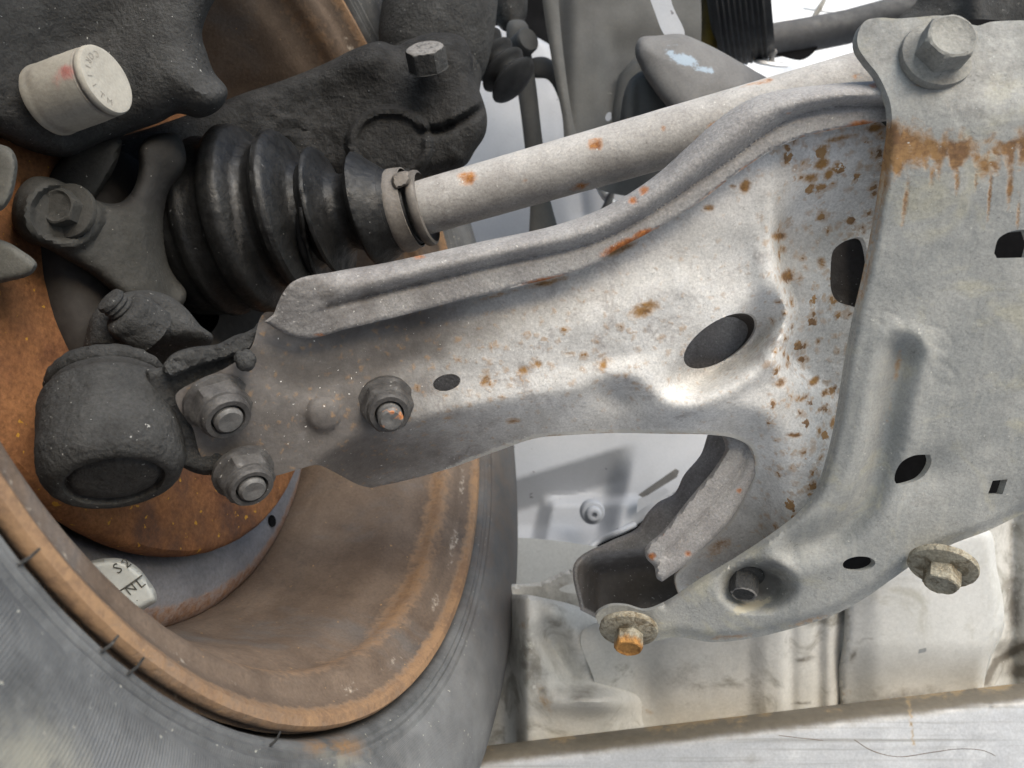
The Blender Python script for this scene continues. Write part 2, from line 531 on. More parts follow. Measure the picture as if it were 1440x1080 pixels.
M['rim'] = surf('rusty_rim_steel', (.110, .080, .060), (.175, .130, .098), 24, (.3, .7), .72, 0, .3, .22, 700, .5, 420, .0007,
                third=((.14, .125, .115), 14, .52), rust=((.31, .192, .108), (.21, .13, .08)), dark=(.03, .026, .023), pale=(.46, .40, .33), speck=((.40, .25, .12), .73, 450))
M['wheel_face'] = surf('bluish_wheel_steel', (.20, .20, .215), (.28, .28, .30), 30, (.3, .7), .5, .2, .45, .2, 500, .3, 300, dark=(.02, .018, .017), rust=((.30, .17, .10), (.18, .09, .05)))
M['pin'] = surf('pale_dusty_steel', (.36, .34, .295), (.43, .41, .36), 60, (.3, .7), .75, 0, .35, .12, 900, .25, 600,
                rust=((.42, .11, .10), (.36, .15, .13)), dark=(.10, .09, .08), rustfine=300)
M['shield'] = surf('bluish_shield_plastic', (.33, .345, .375), (.39, .405, .435), 9, (.3, .7), .6, 0, .4, .06, 700, .12, 300, dark=(.12, .125, .135), speck=((.14, .14, .15), .74, 160))
M['tower'] = surf('dusty_tower_steel', (.080, .080, .078), (.11, .11, .106), 16, (.3, .7), .75, 0, .3, .08, 700, .2, 300, dark=(.05, .05, .05), pale=(.30, .295, .27))
M['mount'] = surf('scuffed_alloy', (.14, .136, .133), (.19, .186, .18), 25, (.3, .7), .75, 0, .25, .12, 700, .3, 400, dark=(.05, .05, .052), pale=(.30, .36, .42))
M['chassis'] = surf('dusty_chassis_paint', (.50, .49, .455), (.62, .61, .575), 14, (.3, .7), .72, 0, .3, .1, 500, .25, 260, dark=(.11, .10, .085), rust=((.34, .22, .10), (.24, .16, .09)), pale=(.66, .66, .60),
                    third=((.24, .225, .19), 26, .50), speck=((.55, .54, .50), .72, 300))
M['white'] = surf('white_painted_metal', (.80, .81, .81), (.88, .88, .88), 10, (.3, .7), .25, 0, .5, .03, 500, .05, 200, dark=(.05, .05, .05))
M['body'] = surf('pale_body_paint', (.50, .50, .478), (.60, .60, .58), 14, (.3, .7), .6, 0, .35, .1, 500, .25, 260, dark=(.10, .09, .075), third=((.40, .39, .34), 18, .56), rust=((.34, .22, .10), (.24, .16, .09)))
M['bolt'] = surf('dusty_bolt_head', (.20, .195, .18), (.28, .275, .25), 90, (.3, .7), .75, 0, .3, .25, 900, .5, 600, fleck=((.10, .10, .09), .6, 600), rust=((.42, .23, .08), (.23, .115, .05)))
M['lug'] = surf('dusty_beige_casting', (.10, .098, .088), (.14, .137, .122), 50, (.3, .7), .8, 0, .25, .2, 900, .5, 500)
M['plate'] = surf('pale_grey_plate', (.40, .42, .41), (.46, .48, .47), 60, (.3, .7), .4, 0, .5, .06, 600)
M['dark'] = surf('dark_interior', (.006, .006, .0065), (.013, .013, .014), 20, (.3, .7), .95, 0, .05, .2, 300, .2, 200)  # near black; also stands in for shade in holes and gaps
M['yellow'] = surf('yellowed_plastic', (.10, .075, .025), (.24, .17, .03), 25, (.4, .6), .6, 0, .4, .2, 300, .2, 200)
M['rubber_dull'] = surf('dull_black_rubber', (.016, .017, .018), (.03, .031, .033), 40, (.3, .7), .6, 0, .4, .1, 900, .2, 600)
M['yellow_scale'] = surf('corroded_washer', (.29, .262, .20), (.41, .375, .295), 160, (.3, .7), .85, 0, .2, .35, 800, 1.0, 500, .0012, third=((.15, .115, .07), 150, .46), rust=((.50, .26, .085), (.30, .145, .05)), dark=(.08, .07, .05))
M['beam'] = surf('scratched_bare_metal', (.43, .44, .455), (.55, .56, .575), 20, (.3, .7), .5, .12, .35, .14, 700, .2, 400, rust=((.34, .24, .12), (.25, .18, .10)), dark=(.085, .072, .052), dsoft=(.0, .85, .6),
                 streak=((.27, .265, .25), (5, 90, 300), .75), third=((.64, .65, .66), 26, .55))
M['text'] = surf('dark_lettering', (.06, .06, .055), (.09, .09, .08), 60)
M['ground'] = surf('concrete_ground', (.50, .50, .495), (.60, .60, .595), 3, (.3, .7), .9, 0, .2, .1, 60, .2, 40)

def tyre_material():
    m, nt = new_mat('dusty_tyre_rubber'); N = nt.nodes.new; K = nt.links.new
    out = N('ShaderNodeOutputMaterial'); bs = N('ShaderNodeBsdfPrincipled'); K(bs.outputs[0], out.inputs[0])
    uv = N('ShaderNodeUVMap'); uv.uv_map = 'UVMap'; tc = N('ShaderNodeTexCoord')
    def noise(sc, det=4, ro=.6, vec=None):
        n = N('ShaderNodeTexNoise'); n.inputs['Scale'].default_value = sc; n.inputs['Detail'].default_value = det; n.inputs['Roughness'].default_value = ro
        K(vec or tc.outputs['Object'], n.inputs['Vector']); return n.outputs['Fac']
    def ramp(v, a, b, c0, c1):
        n = N('ShaderNodeValToRGB'); n.color_ramp.elements[0].position = a; n.color_ramp.elements[1].position = b
        n.color_ramp.elements[0].color = c0 + (1,); n.color_ramp.elements[1].color = c1 + (1,); K(v, n.inputs[0]); return n.outputs[0]
    def mix(f, a, b, mode='MIX'):
        n = N('ShaderNodeMix'); n.data_type = 'RGBA'; n.blend_type = mode
        for i, q in ((0, f), (6, a), (7, b)):
            if isinstance(q, (int, float)): n.inputs[i].default_value = q
            elif isinstance(q, tuple): n.inputs[i].default_value = q + (1.0,)
            else: K(q, n.inputs[i])
        return n.outputs[2]
    mp = N('ShaderNodeMapping'); K(uv.outputs[0], mp.inputs['Vector']); mp.inputs['Scale'].default_value = (7, 13, 1)
    blot = noise(1.0, 5, .65, mp.outputs[0])
    base = ramp(blot, .34, .66, (.045, .047, .05), (.185, .192, .196))
    base = mix(.55, base, ramp(noise(38, 7, .7), .36, .64, (.038, .039, .041), (.215, .22, .22)))
    # fine serrations round the sidewall, fading in and out
    wv = N('ShaderNodeTexWave'); wv.wave_type = 'BANDS'; wv.bands_direction = 'X'; wv.inputs['Scale'].default_value = 400.0
    wv.inputs['Distortion'].default_value = 1.2; wv.inputs['Detail'].default_value = 1.0
    sk = N('ShaderNodeMapping'); K(uv.outputs[0], sk.inputs['Vector']); sk.inputs['Rotation'].default_value = (0, 0, R_(-1.2)); K(sk.outputs[0], wv.inputs['Vector'])
    msk = N('ShaderNodeAttribute'); msk.attribute_name = 'serrated'
    mm = N('ShaderNodeMath'); mm.operation = 'MULTIPLY'; K(wv.outputs['Fac'], mm.inputs[0]); K(msk.outputs['Fac'], mm.inputs[1])
    m2 = N('ShaderNodeMath'); m2.operation = 'MULTIPLY'; K(mm.outputs[0], m2.inputs[0]); m2.inputs[1].default_value = .85
    base = mix(m2.outputs[0], base, (.24, .245, .25))
    sp = ramp(noise(520, 2, .5), .72, .75, (0, 0, 0), (1, 1, 1))
    base = mix(sp, base, (.45, .44, .38))
    mud = N('ShaderNodeAttribute'); mud.attribute_name = 'mud'
    mr = N('ShaderNodeMath'); mr.operation = 'MULTIPLY'; K(mud.outputs['Fac'], mr.inputs[0]); K(ramp(noise(60, 6, .7), .45, .6, (0, 0, 0), (1, 1, 1)), mr.inputs[1])
    base = mix(mr.outputs[0], base, (.27, .262, .22))
    dk = N('ShaderNodeAttribute'); dk.attribute_name = 'dark'
    base = mix(dk.outputs['Fac'], base, (.040, .034, .031))
    ru = N('ShaderNodeAttribute'); ru.attribute_name = 'rust'
    rm = N('ShaderNodeMath'); rm.operation = 'MULTIPLY'; K(ru.outputs['Fac'], rm.inputs[0]); K(ramp(noise(70, 5, .7), .42, .58, (0, 0, 0), (1, 1, 1)), rm.inputs[1])
    base = mix(rm.outputs[0], base, (.27, .15, .06))
    K(base, bs.inputs['Base Color']); bs.inputs['Roughness'].default_value = .72
    bp = N('ShaderNodeBump'); bp.inputs['Strength'].default_value = .5; bp.inputs['Distance'].default_value = .0007
    ad = N('ShaderNodeMath'); ad.operation = 'ADD'; K(mm.outputs[0], ad.inputs[0]); K(noise(350, 5, .65), ad.inputs[1])
    K(ad.outputs[0], bp.inputs['Height']); K(bp.outputs[0], bs.inputs['Normal'])
    return m
M['tyre'] = tyre_material()

def gauss(x, y, cx, cy, sx, sy, deg=0):
    c, s = math.cos(R_(deg)), math.sin(R_(deg))
    X = (x - cx) * c + (y - cy) * s; Y = -(x - cx) * s + (y - cy) * c
    return np.exp(-(X / sx) ** 2 - (Y / sy) ** 2)

def blobs(lst):
    def f(x, y, e=None):
        r = np.zeros(len(x))
        for b in lst: r = np.maximum(r, (b[5] if len(b) > 5 else .9) * gauss(x, y, *b[:5]))
        return r
    return f

# ------------------------------------------------------------------ ground under the car
gm = bpy.data.meshes.new('ground')
gm.from_pydata([(-60, -60, 0), (60, -60, 0), (60, 60, 0), (-60, 60, 0)], [], [(0, 1, 2, 3)])
gm.materials.append(M['ground'])
go = bpy.data.objects.new('ground', gm); scene.collection.objects.link(go); go['kind'] = 'structure'

# ------------------------------------------------------------------ wheel
C = np.array([-.091, .0584, .3458]); AX = unit([-.943, -.221, .249])      # lip centre, axis pointing outboard
def axp(s): return C + AX * s
wheel = thing('car_wheel', 'large rusty steel wheel with worn black tyre at lower left, seen from its inner side', 'wheel', C)

def px_attr(f):
    def g(V, S, R):
        x, y = topx(V); return f(x, y)
    return g
rim_prof = fine([(q[0] + .0038, q[1]) for q in [(.004, .1925), (-.001, .1985), (-.0045, .2000), (-.0075, .1985), (-.0075, .1955), (-.004, .1925), (.001, .1880), (.003, .1825), (.009, .1785), (.016, .1780),
                 (.022, .1752), (.030, .1690), (.048, .1635), (.068, .1575), (.078, .1540), (.100, .1530), (.130, .1570), (.150, .1700), (.152, .185)]], .0022)
rim_prof += [(q[0], q[1] + .003) for q in rim_prof[::-1] if q[0] > .004]
def rim_rust(V, S, R):
    k = fbm(V * 26, 4, 3)
    S = S - .0038
    band = np.maximum(1.0 * np.exp(-((S + .0065) / .004) ** 2), .8 * np.exp(-((S - .012) / .010) ** 2))
    return band * (.35 + .9 * k)
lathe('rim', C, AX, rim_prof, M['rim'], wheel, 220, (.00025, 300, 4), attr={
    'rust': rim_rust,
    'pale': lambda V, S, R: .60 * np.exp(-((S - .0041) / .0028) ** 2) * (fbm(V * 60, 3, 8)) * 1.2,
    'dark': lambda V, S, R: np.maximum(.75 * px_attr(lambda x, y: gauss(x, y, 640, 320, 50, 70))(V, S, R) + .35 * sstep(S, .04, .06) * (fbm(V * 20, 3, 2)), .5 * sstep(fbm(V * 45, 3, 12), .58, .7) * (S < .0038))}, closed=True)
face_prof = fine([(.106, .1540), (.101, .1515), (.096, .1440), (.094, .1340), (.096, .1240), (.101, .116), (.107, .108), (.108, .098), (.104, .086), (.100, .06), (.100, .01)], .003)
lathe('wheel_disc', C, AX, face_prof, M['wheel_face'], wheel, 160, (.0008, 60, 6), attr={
    'dark': lambda V, S, R: 1.0 * (1 - sstep(R, .114, .128)) + 0 * S,  # inner part painted black for the shade deep in the wheel
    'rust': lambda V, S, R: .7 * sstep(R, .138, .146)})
tyre_prof = fine([(.016, .192), (.011, .1985), (.008, .2006), (.002, .2018), (-.0030, .2034), (-.0050, .2048), (-.0048, .2060), (-.0062, .2072), (-.0058, .2088), (-.0074, .2102), (-.0074, .2124), (-.0095, .2150), (-.0110, .2200), (-.0135, .2320), (-.0130, .2440), (-.0105, .2560), (-.0055, .2670),
                  (.0015, .2755), (.008, .2795), (.010, .2815), (.020, .2860), (.035, .2895), (.075, .291), (.12, .2895), (.14, .286), (.155, .272), (.165, .24), (.16, .21), (.145, .195)], .0035)
_, WU, WV = frame(AX)
def wheel_pt(s, r, ang):
    return C + AX * s + (math.cos(ang) * WU + math.sin(ang) * WV) * r
def ang_at(px, py, s, r):
    t = np.linspace(0, 2 * np.pi, 2000)
    X = C + AX * s + (np.cos(t)[:, None] * WU + np.sin(t)[:, None] * WV) * r
    x, y = topx(X); ok = X[:, 2] > .05
    return t[np.argmin(np.where(ok, (x - px) ** 2 + (y - py) ** 2, 1e12))]
an = ang_at(393, 740, .0938, .136)
lathe('drain_hole', wheel_pt(.0936, .136, an), AX, [(0, .0034), (-.0004, .0034), (-.0004, .0002)], M['dark'], wheel, 24, None, True, True)  # flat black disc painted for the shade inside the hole
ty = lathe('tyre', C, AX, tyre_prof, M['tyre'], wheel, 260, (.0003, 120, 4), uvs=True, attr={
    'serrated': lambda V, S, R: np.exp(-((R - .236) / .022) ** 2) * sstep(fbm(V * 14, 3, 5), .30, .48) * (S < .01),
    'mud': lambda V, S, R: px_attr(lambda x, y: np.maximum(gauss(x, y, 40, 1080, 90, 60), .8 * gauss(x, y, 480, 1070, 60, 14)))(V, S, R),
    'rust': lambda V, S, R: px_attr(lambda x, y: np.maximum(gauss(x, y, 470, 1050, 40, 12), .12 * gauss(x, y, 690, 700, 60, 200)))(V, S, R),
    'dark': lambda V, S, R: np.maximum(1 - sstep(R, .2012, .2030), .75 * px_attr(lambda x, y: gauss(x, y, 708, 740, 46, 230))(V, S, R))})  # bead painted dark as the shaded gap beside the rim
ty['label'] = 'worn black tyre with dusty sidewall and fine moulded lines'
# moulding whiskers bridging the gap between rim and sidewall
for (px, py) in ((28, 790), (152, 908), (188, 942), (386, 1034)):
    an = ang_at(px, py, -.006, .206)
    p = [wheel_pt(-.0052, .2056, an + .002), wheel_pt(-.0075, .2042, an), wheel_pt(-.0088, .2020, an - .002)]
    tube('rubber_whisker', p, [.0005, .0004, .0003], M['grease_grey'], ty, 8)

# pale lettered plate behind the rim flange
tab = thing('lettered_plate', 'small pale rounded plate with dark characters peeping above the rusty rim lip', 'plate', P(185, 825, .34))
dpl = .285
relief('plate_body', [(108, 794), (126, 789), (148, 785), (173, 786), (195, 799), (209, 816), (219, 832), (220, 845), (211, 852), (188, 862), (158, 864), (118, 846)],
       lambda x, y, e: dpl + .0008 * 0 + (x - 170) * .00008, M['plate'], tab, 4, thick=.004, roll=10, rolld=.005)
def letters(name, rows, parent, mat, extr):
    """rows: (text, origin px, depth fn, direction px vector, size px)"""
    V = []; Fc = []; b = 0
    for txt, o, dfn, dr, size, lift in rows:
        cu = bpy.data.curves.new('tmp', 'FONT'); cu.body = txt; cu.size = 1.0; cu.resolution_u = 2; cu.extrude = 0.0
        ob = bpy.data.objects.new('tmp', cu); scene.collection.objects.link(ob)
        me = bpy.data.meshes.new_from_object(ob.evaluated_get(bpy.context.evaluated_depsgraph_get()))
        q = np.array([v.co[:2] for v in me.vertices]); dx = unit(dr); dy = np.array([dx[1], -dx[0]])
        x = o[0] + size * (q[:, 0] * dx[0] + q[:, 1] * dy[0]); y = o[1] + size * (q[:, 0] * dx[1] + q[:, 1] * dy[1])
        fr = P(x, y, dfn(x, y) - lift); bk = P(x, y, dfn(x, y) + .0004); n = len(fr)
        V += [fr, bk]
        fl = [list(p.vertices) for p in me.polygons]
        Fc += [[i + b for i in f] for f in fl]
        ec = {}
        for f in fl:
            for i in range(len(f)):
                e = (f[i], f[(i + 1) % len(f)])
                if (e[1], e[0]) in ec: del ec[(e[1], e[0])]
                else: ec[e] = 1
        Fc += [[b + j, b + i, b + n + i, b + n + j] for i, j in ec]
        b += 2 * n
        bpy.data.objects.remove(ob); bpy.data.curves.remove(cu); bpy.data.meshes.remove(me)
    return link_mesh(name, W(np.concatenate(V)), Fc, mat, parent, smooth=False)
letters('lettering', [('S', (166, 808), lambda x, y: dpl + (x - 170) * .00008, (.75, -.62), 22, .0003), ('2', (178, 800), lambda x, y: dpl + (x - 170) * .00008, (.75, -.62), 20, .0003),
                      ('N', (182, 838), lambda x, y: dpl + (x - 170) * .00008, (.75, -.62), 20, .0003), ('L', (198, 828), lambda x, y: dpl + (x - 170) * .00008, (.75, -.62), 20, .0003),
                      ('.', (192, 846), lambda x, y: dpl + (x - 170) * .00008, (.75, -.62), 14, .0003)], tab, M['text'], 0)
tube('score_line', P([164, 182, 200], [834, 822, 809], [dpl - .0001, dpl, dpl + .0015]), .0003, M['text'], tab, 6)

# ------------------------------------------------------------------ brake disc
disc = thing('brake_disc', 'rust orange brake disc behind the ball joint', 'brake disc', axp(.08))
lathe('friction_ring', axp(.080), AX, fine([(.010, .070), (-.001, .0702, 1), (-.001, .1180), (-.0005, .1210), (.001, .1224), (.008, .1226), (.010, .1215), (.010, .075)], .003), M['disc'], disc, 180, (.0004, 200, 6),
      attr={'dark': lambda V, S, R: .5 * sstep(fbm(V * 30, 3, 4), .55, .7) + 0 * S})
lathe('hat', axp(.080), AX, fine([(.003, .074), (-.008, .072), (-.012, .066), (-.012, .02)], .003), M['dark'], disc, 90, (.0006, 120, 7), attr={'dark': lambda V, S, R: 1.0 + 0 * S})  # hat blackened to paint the shaded gap inside the ring

# ------------------------------------------------------------------ drive shaft with torn boot
shaft = thing('drive_shaft', 'drive shaft with speckled grey tube and torn black rubber boot behind the control arm', 'drive shaft', P(640, 281, .341))
A0 = P(596, 292, .345); A1 = P(1330, 82, .302)
N_ = 60
sp_ = np.array([A0 + (A1 - A0) * t for t in np.linspace(0, 1, N_)])
srust = blobs([(658, 250, 16, 14, 0, .95), (838, 203, 13, 12, 0, 1), (1020, 162, 10, 7, 0, .95), (1002, 178, 9, 7, 0), (985, 193, 12, 7, -20), (935, 180, 6, 6, 0, .8), (815, 262, 16, 7, -15, .85), (1075, 115, 14, 5, -15), (1048, 121, 10, 4, -15, .8), (1208, 108, 14, 6, 0, .8), (735, 255, 9, 8, 0, .62), (690, 320, 12, 8, 0, .6)])
def on_px(f):
    return lambda V: f(*topx(V))
tube('shaft_tube', sp_, .0124, M['shaft'], shaft, 56, True, (.0001, 200, 4), {'rust': on_px(srust), 'pale': on_px(blobs([(960, 200, 10, 9, 0, .55), (905, 185, 5, 5, 0, .6), (1080, 128, 8, 8, 0, .5), (1100, 105, 10, 5, 0, .5)])),
     'dark': lambda V: .35 * sstep(-topx(V)[0], -760, -600)})
# bellows boot: stations along a bending axis (px, py, depth, radius px, axis direction)
b0 = unit([-.97, -.15, .08]); b1 = unit(A0 - A1)
St = [(582, 292, .3455, 50, 1), (572, 294, .346, 54, 1), (562, 295, .3465, 57, .95), (552, 296, .347, 60, .9), (542, 296, .348, 66, .85), (532, 296, .349, 73, .8), (524, 296, .350, 80, .75), (519, 296, .3505, 82, .7), (515, 297, .351, 78, .7),
      (508, 297, .351, 62, .65), (500, 298, .352, 54, .65), (490, 298, .3525, 52, .6), (480, 299, .353, 58, .6), (472, 299, .3535, 74, .6), (467, 300, .354, 90, .55), (462, 300, .3542, 92, .55), (458, 300, .3545, 86, .5), (452, 301, .355, 74, .5), (444, 301, .356, 70, .45),
      (436, 302, .357, 76, .4), (428, 303, .3575, 100, .4), (422, 304, .358, 114, .4), (416, 304, .3585, 118, .35), (409, 304, .359, 118, .35), (404, 305, .3595, 112, .35), (398, 305, .36, 104, .3), (388, 306, .361, 101, .3), (380, 307, .3615, 106, .3),
      (374, 308, .362, 118, .25), (368, 309, .3625, 128, .25), (360, 310, .363, 131, .2), (350, 311, .364, 131, .2), (343, 313, .3645, 127, .15), (338, 314, .365, 120, .15), (330, 316, .366, 119, .1), (320, 318, .367, 121, .1), (312, 320, .3675, 125, .1),
      (304, 322, .368, 123, .05), (298, 323, .3685, 118, .05), (286, 326, .3695, 118, 0), (274, 330, .371, 114, 0), (262, 333, .372, 110, 0), (252, 336, .373, 104, 0)]
Sx = np.array([s[:4] for s in St]); k_ = np.arange(len(St)); kk = np.linspace(0, len(St) - 1, 3 * len(St))
Sx = np.stack([np.interp(kk, k_, Sx[:, j]) for j in range(4)], 1)
wa = np.interp(kk, k_, [s[4] for s in St])
pts = P(Sx[:, 0], Sx[:, 1], Sx[:, 2]); rad = Sx[:, 3] * Sx[:, 2] / F
axs = np.array([unit(b1 * w + b0 * (1 - w)) for w in wa])
def boot_pale(V):
    x, y = topx(V)
    return np.maximum(.5 * gauss(x, y, 412, 260, 7, 80, -8), .80 * gauss(x, y, 330, 290, 9, 100, -8)) + .3 * gauss(x, y, 395, 300, 6, 40)
boot = tube('rubber_boot', pts[9:], rad[9:], M['rubber'], shaft, 150, True, (.0005, 330, 5), {'pale': boot_pale}, axs[9:])
tube('boot_neck', pts[:12], rad[:12] * .99, M['rubber'], shaft, 80, True, (.0004, 260, 5), {'pale': lambda V: .2 + 0 * V[:, 0]}, axs[:12])
ci = 5
cb = P(568, 295, .3465); ca = unit(b1 * .95 + b0 * .05)
lathe('clamp_band', cb, ca, fine([(-.0042, .0180), (-.004, .0186, 1), (.004, .0190), (.0042, .0182, 1)], .0012), M['boot_band'], shaft, 70, (.00015, 150, 3))
lathe('end_ring', P(594, 293, .345), ca, fine([(-.0026, .0160), (-.002, .0172), (0, .0176), (.0018, .0170), (.0026, .0125)], .001), M['boot_band'], shaft, 60, (.0002, 200, 3), attr={'dark': lambda V, S, R: .45 + 0 * S})
relief('clamp_ear', [(551, 249), (553, 246), (574, 241), (577, 246), (575, 258), (566, 263), (556, 266), (552, 262)], lambda x, y, e: .3268 + (y - 250) * -.00002, M['boot_band'], shaft, 3, thick=.004, roll=4, rolld=.002)
# the split in the boot: a dark lens-shaped gash with lifted lips
def boot_depth(px, py):
    B = (np.concatenate([pts[9:]])); best = None
    t = np.linspace(0, 2 * np.pi, 180)
    out = []
    for i in range(12, len(pts)):
        a, u, v = frame(axs[i]); L = pts[i] + (np.cos(t)[:, None] * u + np.sin(t)[:, None] * v) * rad[i]
        out.append(L)
    V = np.concatenate(out); x, y = topx(V)
    m = ((x - px) ** 2 + (y - py) ** 2) < 36
    return V[m][:, 2].min() if m.any() else .33
gash = [(417, 300), (419, 318), (422, 335), (426, 352), (432, 372), (440, 390)]
gd = [boot_depth(*g) - .0006 for g in gash]
tube('torn_gash', P([g[0] for g in gash], [g[1] for g in gash], gd), [.0004, .0011, .0016, .0018, .0013, .0005], M['dark'], boot, 10)
gl = [(422, 292), (425, 312), (428, 332), (432, 352), (438, 374), (446, 392)]
tube('torn_lip', P([g[0] for g in gl], [g[1] for g in gl], [boot_depth(*g) - .0003 for g in gl]), [.0006, .0013, .0016, .0016, .0014, .0006], M['rubber'], boot, 12, True, (.0004, 600, 3), {'pale': lambda V: .5 + 0 * V[:, 0]})

# ------------------------------------------------------------------ control arm
EDGE = curve_pts([(372, 452), (395, 466), (430, 476), (490, 462), (560, 445), (640, 424), (700, 410), (740, 400), (800, 385), (835, 372), (865, 352), (900, 334), (940, 312), (985, 283), (1025, 252), (1062, 226), (1092, 208), (1125, 194), (1180, 181), (1262, 168)], False, 5)
GROOVE = curve_pts([(462, 432), (520, 416), (580, 401), (640, 386), (720, 367), (800, 350), (840, 338), (880, 320), (930, 290), (985, 252), (1030, 222), (1070, 192), (1110, 167), (1150, 154), (1190, 148), (1262, 148)], False, 5)
RIDGE = curve_pts([(380, 700), (420, 665), (470, 630), (520, 608), (575, 591), (640, 574), (700, 561), (760, 551), (810, 544), (845, 534), (870, 527), (890, 529), (910, 543), (935, 560), (965, 570), (1000, 572), (1035, 568), (1065, 572), (1095, 590), (1125, 622), (1170, 680)], False, 5)
STEP = curve_pts([(1088, 240), (1084, 330), (1093, 395), (1107, 438), (1100, 470), (1092, 500), (1105, 550), (1130, 600), (1160, 660)], False, 5)
def arm_base(x, y):
    return .2925 + (y - 500) * .00008 - .00012 * softpos(560 - x, 30) + .00003 * softpos(y - 600, 30)
def arm_depth(x, y, e):
    d = arm_base(x, y)
    r, sg, t = pdist(x, y, RIDGE)
    sd = r * sg
    w = 1 - sstep(x, 1060, 1130)
    w2 = sstep(x, 400, 470)
    d = d + w * w2 * ((.00019 + .00020 * (1 - sstep(x, 560, 820))) * softpos(sd - 3, 3.0) - .0014 * np.exp(-(sd / 26) ** 2))
    r2, sg2, t2 = pdist(x, y, STEP)
    s2 = -r2 * sg2                                     # right of the step
    wide = 18 + 60 * sstep(y, 480, 580) + 50 * (1 - sstep(y, 250, 340))
    dep = sstep(s2 / wide, -.25, 1.0)
    d = d + dep * (.012 * sstep(y, 210, 330) + .002)
    d = d - .0022 * np.exp(-((s2 + 14) / 18) ** 2) * sstep(y, 300, 380) * (1 - sstep(y, 480, 530))
    # dished collar of the big hole
    c, s = math.cos(R_(-33)), math.sin(R_(-33))
    X = (x - 1013) * c + (y - 479) * s; Y = -(x - 1013) * s + (y - 479) * c
    rr = np.sqrt((X / 60) ** 2 + (Y / 28) ** 2)
    low = sstep(Y / (np.abs(X) * .25 + 28) + .2 * X / 60, -.6, .9)
    d = d + .021 * low * (1 - sstep(rr, .95, 2.3)) ** 1.3 
    d = d - .003 * np.exp(-((rr - 2.45) / .45) ** 2) * low
    # pressed dimple, long shallow swages
    q = np.sqrt((x - 455) ** 2 + (y - 582) ** 2) / 25
    d = d - .0042 * np.sqrt(np.clip(1 - q ** 2, 0, 1)) - .0006 * np.exp(-((q - 1) / .3) ** 2)
    re, se, te = pdist(x, y, EDGE)
    d = d + .0045 * np.exp(-re / 40.0) * (1 - sstep(x, 850, 1000)) + .0015 * np.exp(-((re - 62) / 22) ** 2) * (1 - sstep(x, 600, 760))
    d = d - .0020 * np.exp(-((pdist(x, y, np.array([(640, 500.), (760, 470), (880, 440), (960, 400)]))[0]) / 30) ** 2)
    d = d + .0022 * gauss(x, y, 1035, 370, 60, 40, -30) + .0015 * gauss(x, y, 860, 505, 50, 12, -10)
    d = d + .0040 * gauss(x, y, 868, 556, 34, 20, 10)
    d = d + .0007 * (fb2(x, y, 55, 3, 3) - .5) + .00028 * (fb2(x, y, 9, 5, 3) - .5)
    return d
arm = thing('control_arm', 'pale pressed steel control arm with rust spots and an oval hole, across the middle', 'control arm', P(760, 480, .295))
arm_out = [(372, 440), (430, 452), (560, 420), (740, 376), (860, 330), (985, 262), (1070, 205), (1150, 160), (1262, 150, 1), (1262, 300), (1236, 480), (1215, 700, 1), (1150, 800), (1040, 850), (960, 850, 1), (950, 812), (965, 792), (985, 772), (1022, 735), (1053, 682), (1062, 650), (1055, 628), (1035, 617), (1005, 612),
           (930, 610), (860, 609), (800, 612), (755, 616), (700, 634), (640, 656), (600, 668), (560, 678), (521, 686, 1), (505, 682), (470, 664), (447, 654), (420, 660), (392, 668), (350, 676), (312, 672), (298, 660), (282, 640), (270, 600), (252, 575), (247, 556), (275, 536), (320, 516), (352, 490)]
ARM_RUST = [(905, 436, 30, 13, -22, .92), (870, 350, 42, 10, -25, .85), (770, 397, 40, 6, -14, .8), (700, 415, 46, 5, -15, .7), (1155, 230, 16, 10, -30, 1), (1140, 250, 16, 9, -20, .95), (1165, 246, 14, 8, -50, .9), (1160, 208, 13, 7, -30, .9), (1048, 262, 10, 16, 20, .95), (1030, 262, 8, 5, 0, .8), (996, 292, 11, 7, 0, .95),
            (1095, 332, 14, 9, 0, .95), (1090, 205, 10, 5, 0, .8), (1107, 388, 12, 14, 60, .95), (1100, 350, 10, 10, 0, .8), (1155, 370, 10, 12, 0, .85), (735, 521, 14, 8, -20, .92), (682, 536, 10, 14, 20, .8), (757, 512, 8, 7, 0, .85), (800, 497, 10, 5, -10, .8), (848, 513, 8, 15, 15, .85), (790, 488, 8, 4, 0, .6), (1145, 536, 12, 7, -40, .95), (1160, 552, 10, 6, -40, .95),
            (1190, 560, 8, 8, 0, .8), (1098, 538, 12, 8, -30, .9), (1130, 560, 14, 5, -40, .85), (1155, 575, 16, 5, -35, .8), (1118, 612, 16, 5, 0, .85), (1150, 480, 7, 8, 0, .8), (1142, 462, 6, 14, 20, .6), (665, 575, 8, 4, 0, .6), (630, 588, 14, 6, 0, .7), (720, 592, 16, 7, -10, .8), (573, 590, 12, 8, 0, .6), (628, 556, 12, 6, 0, .6), (1000, 418, 10, 6, 0, .7), (1230, 180, 26, 8, -10, .9), (1180, 195, 40, 6, -12, .8), (1000, 610, 40, 3, 0, .55), (1058, 655, 6, 30, 0, .6),
            (1010, 770, 30, 14, -30, .7), (830, 320, 5, 5, 0, .5)]
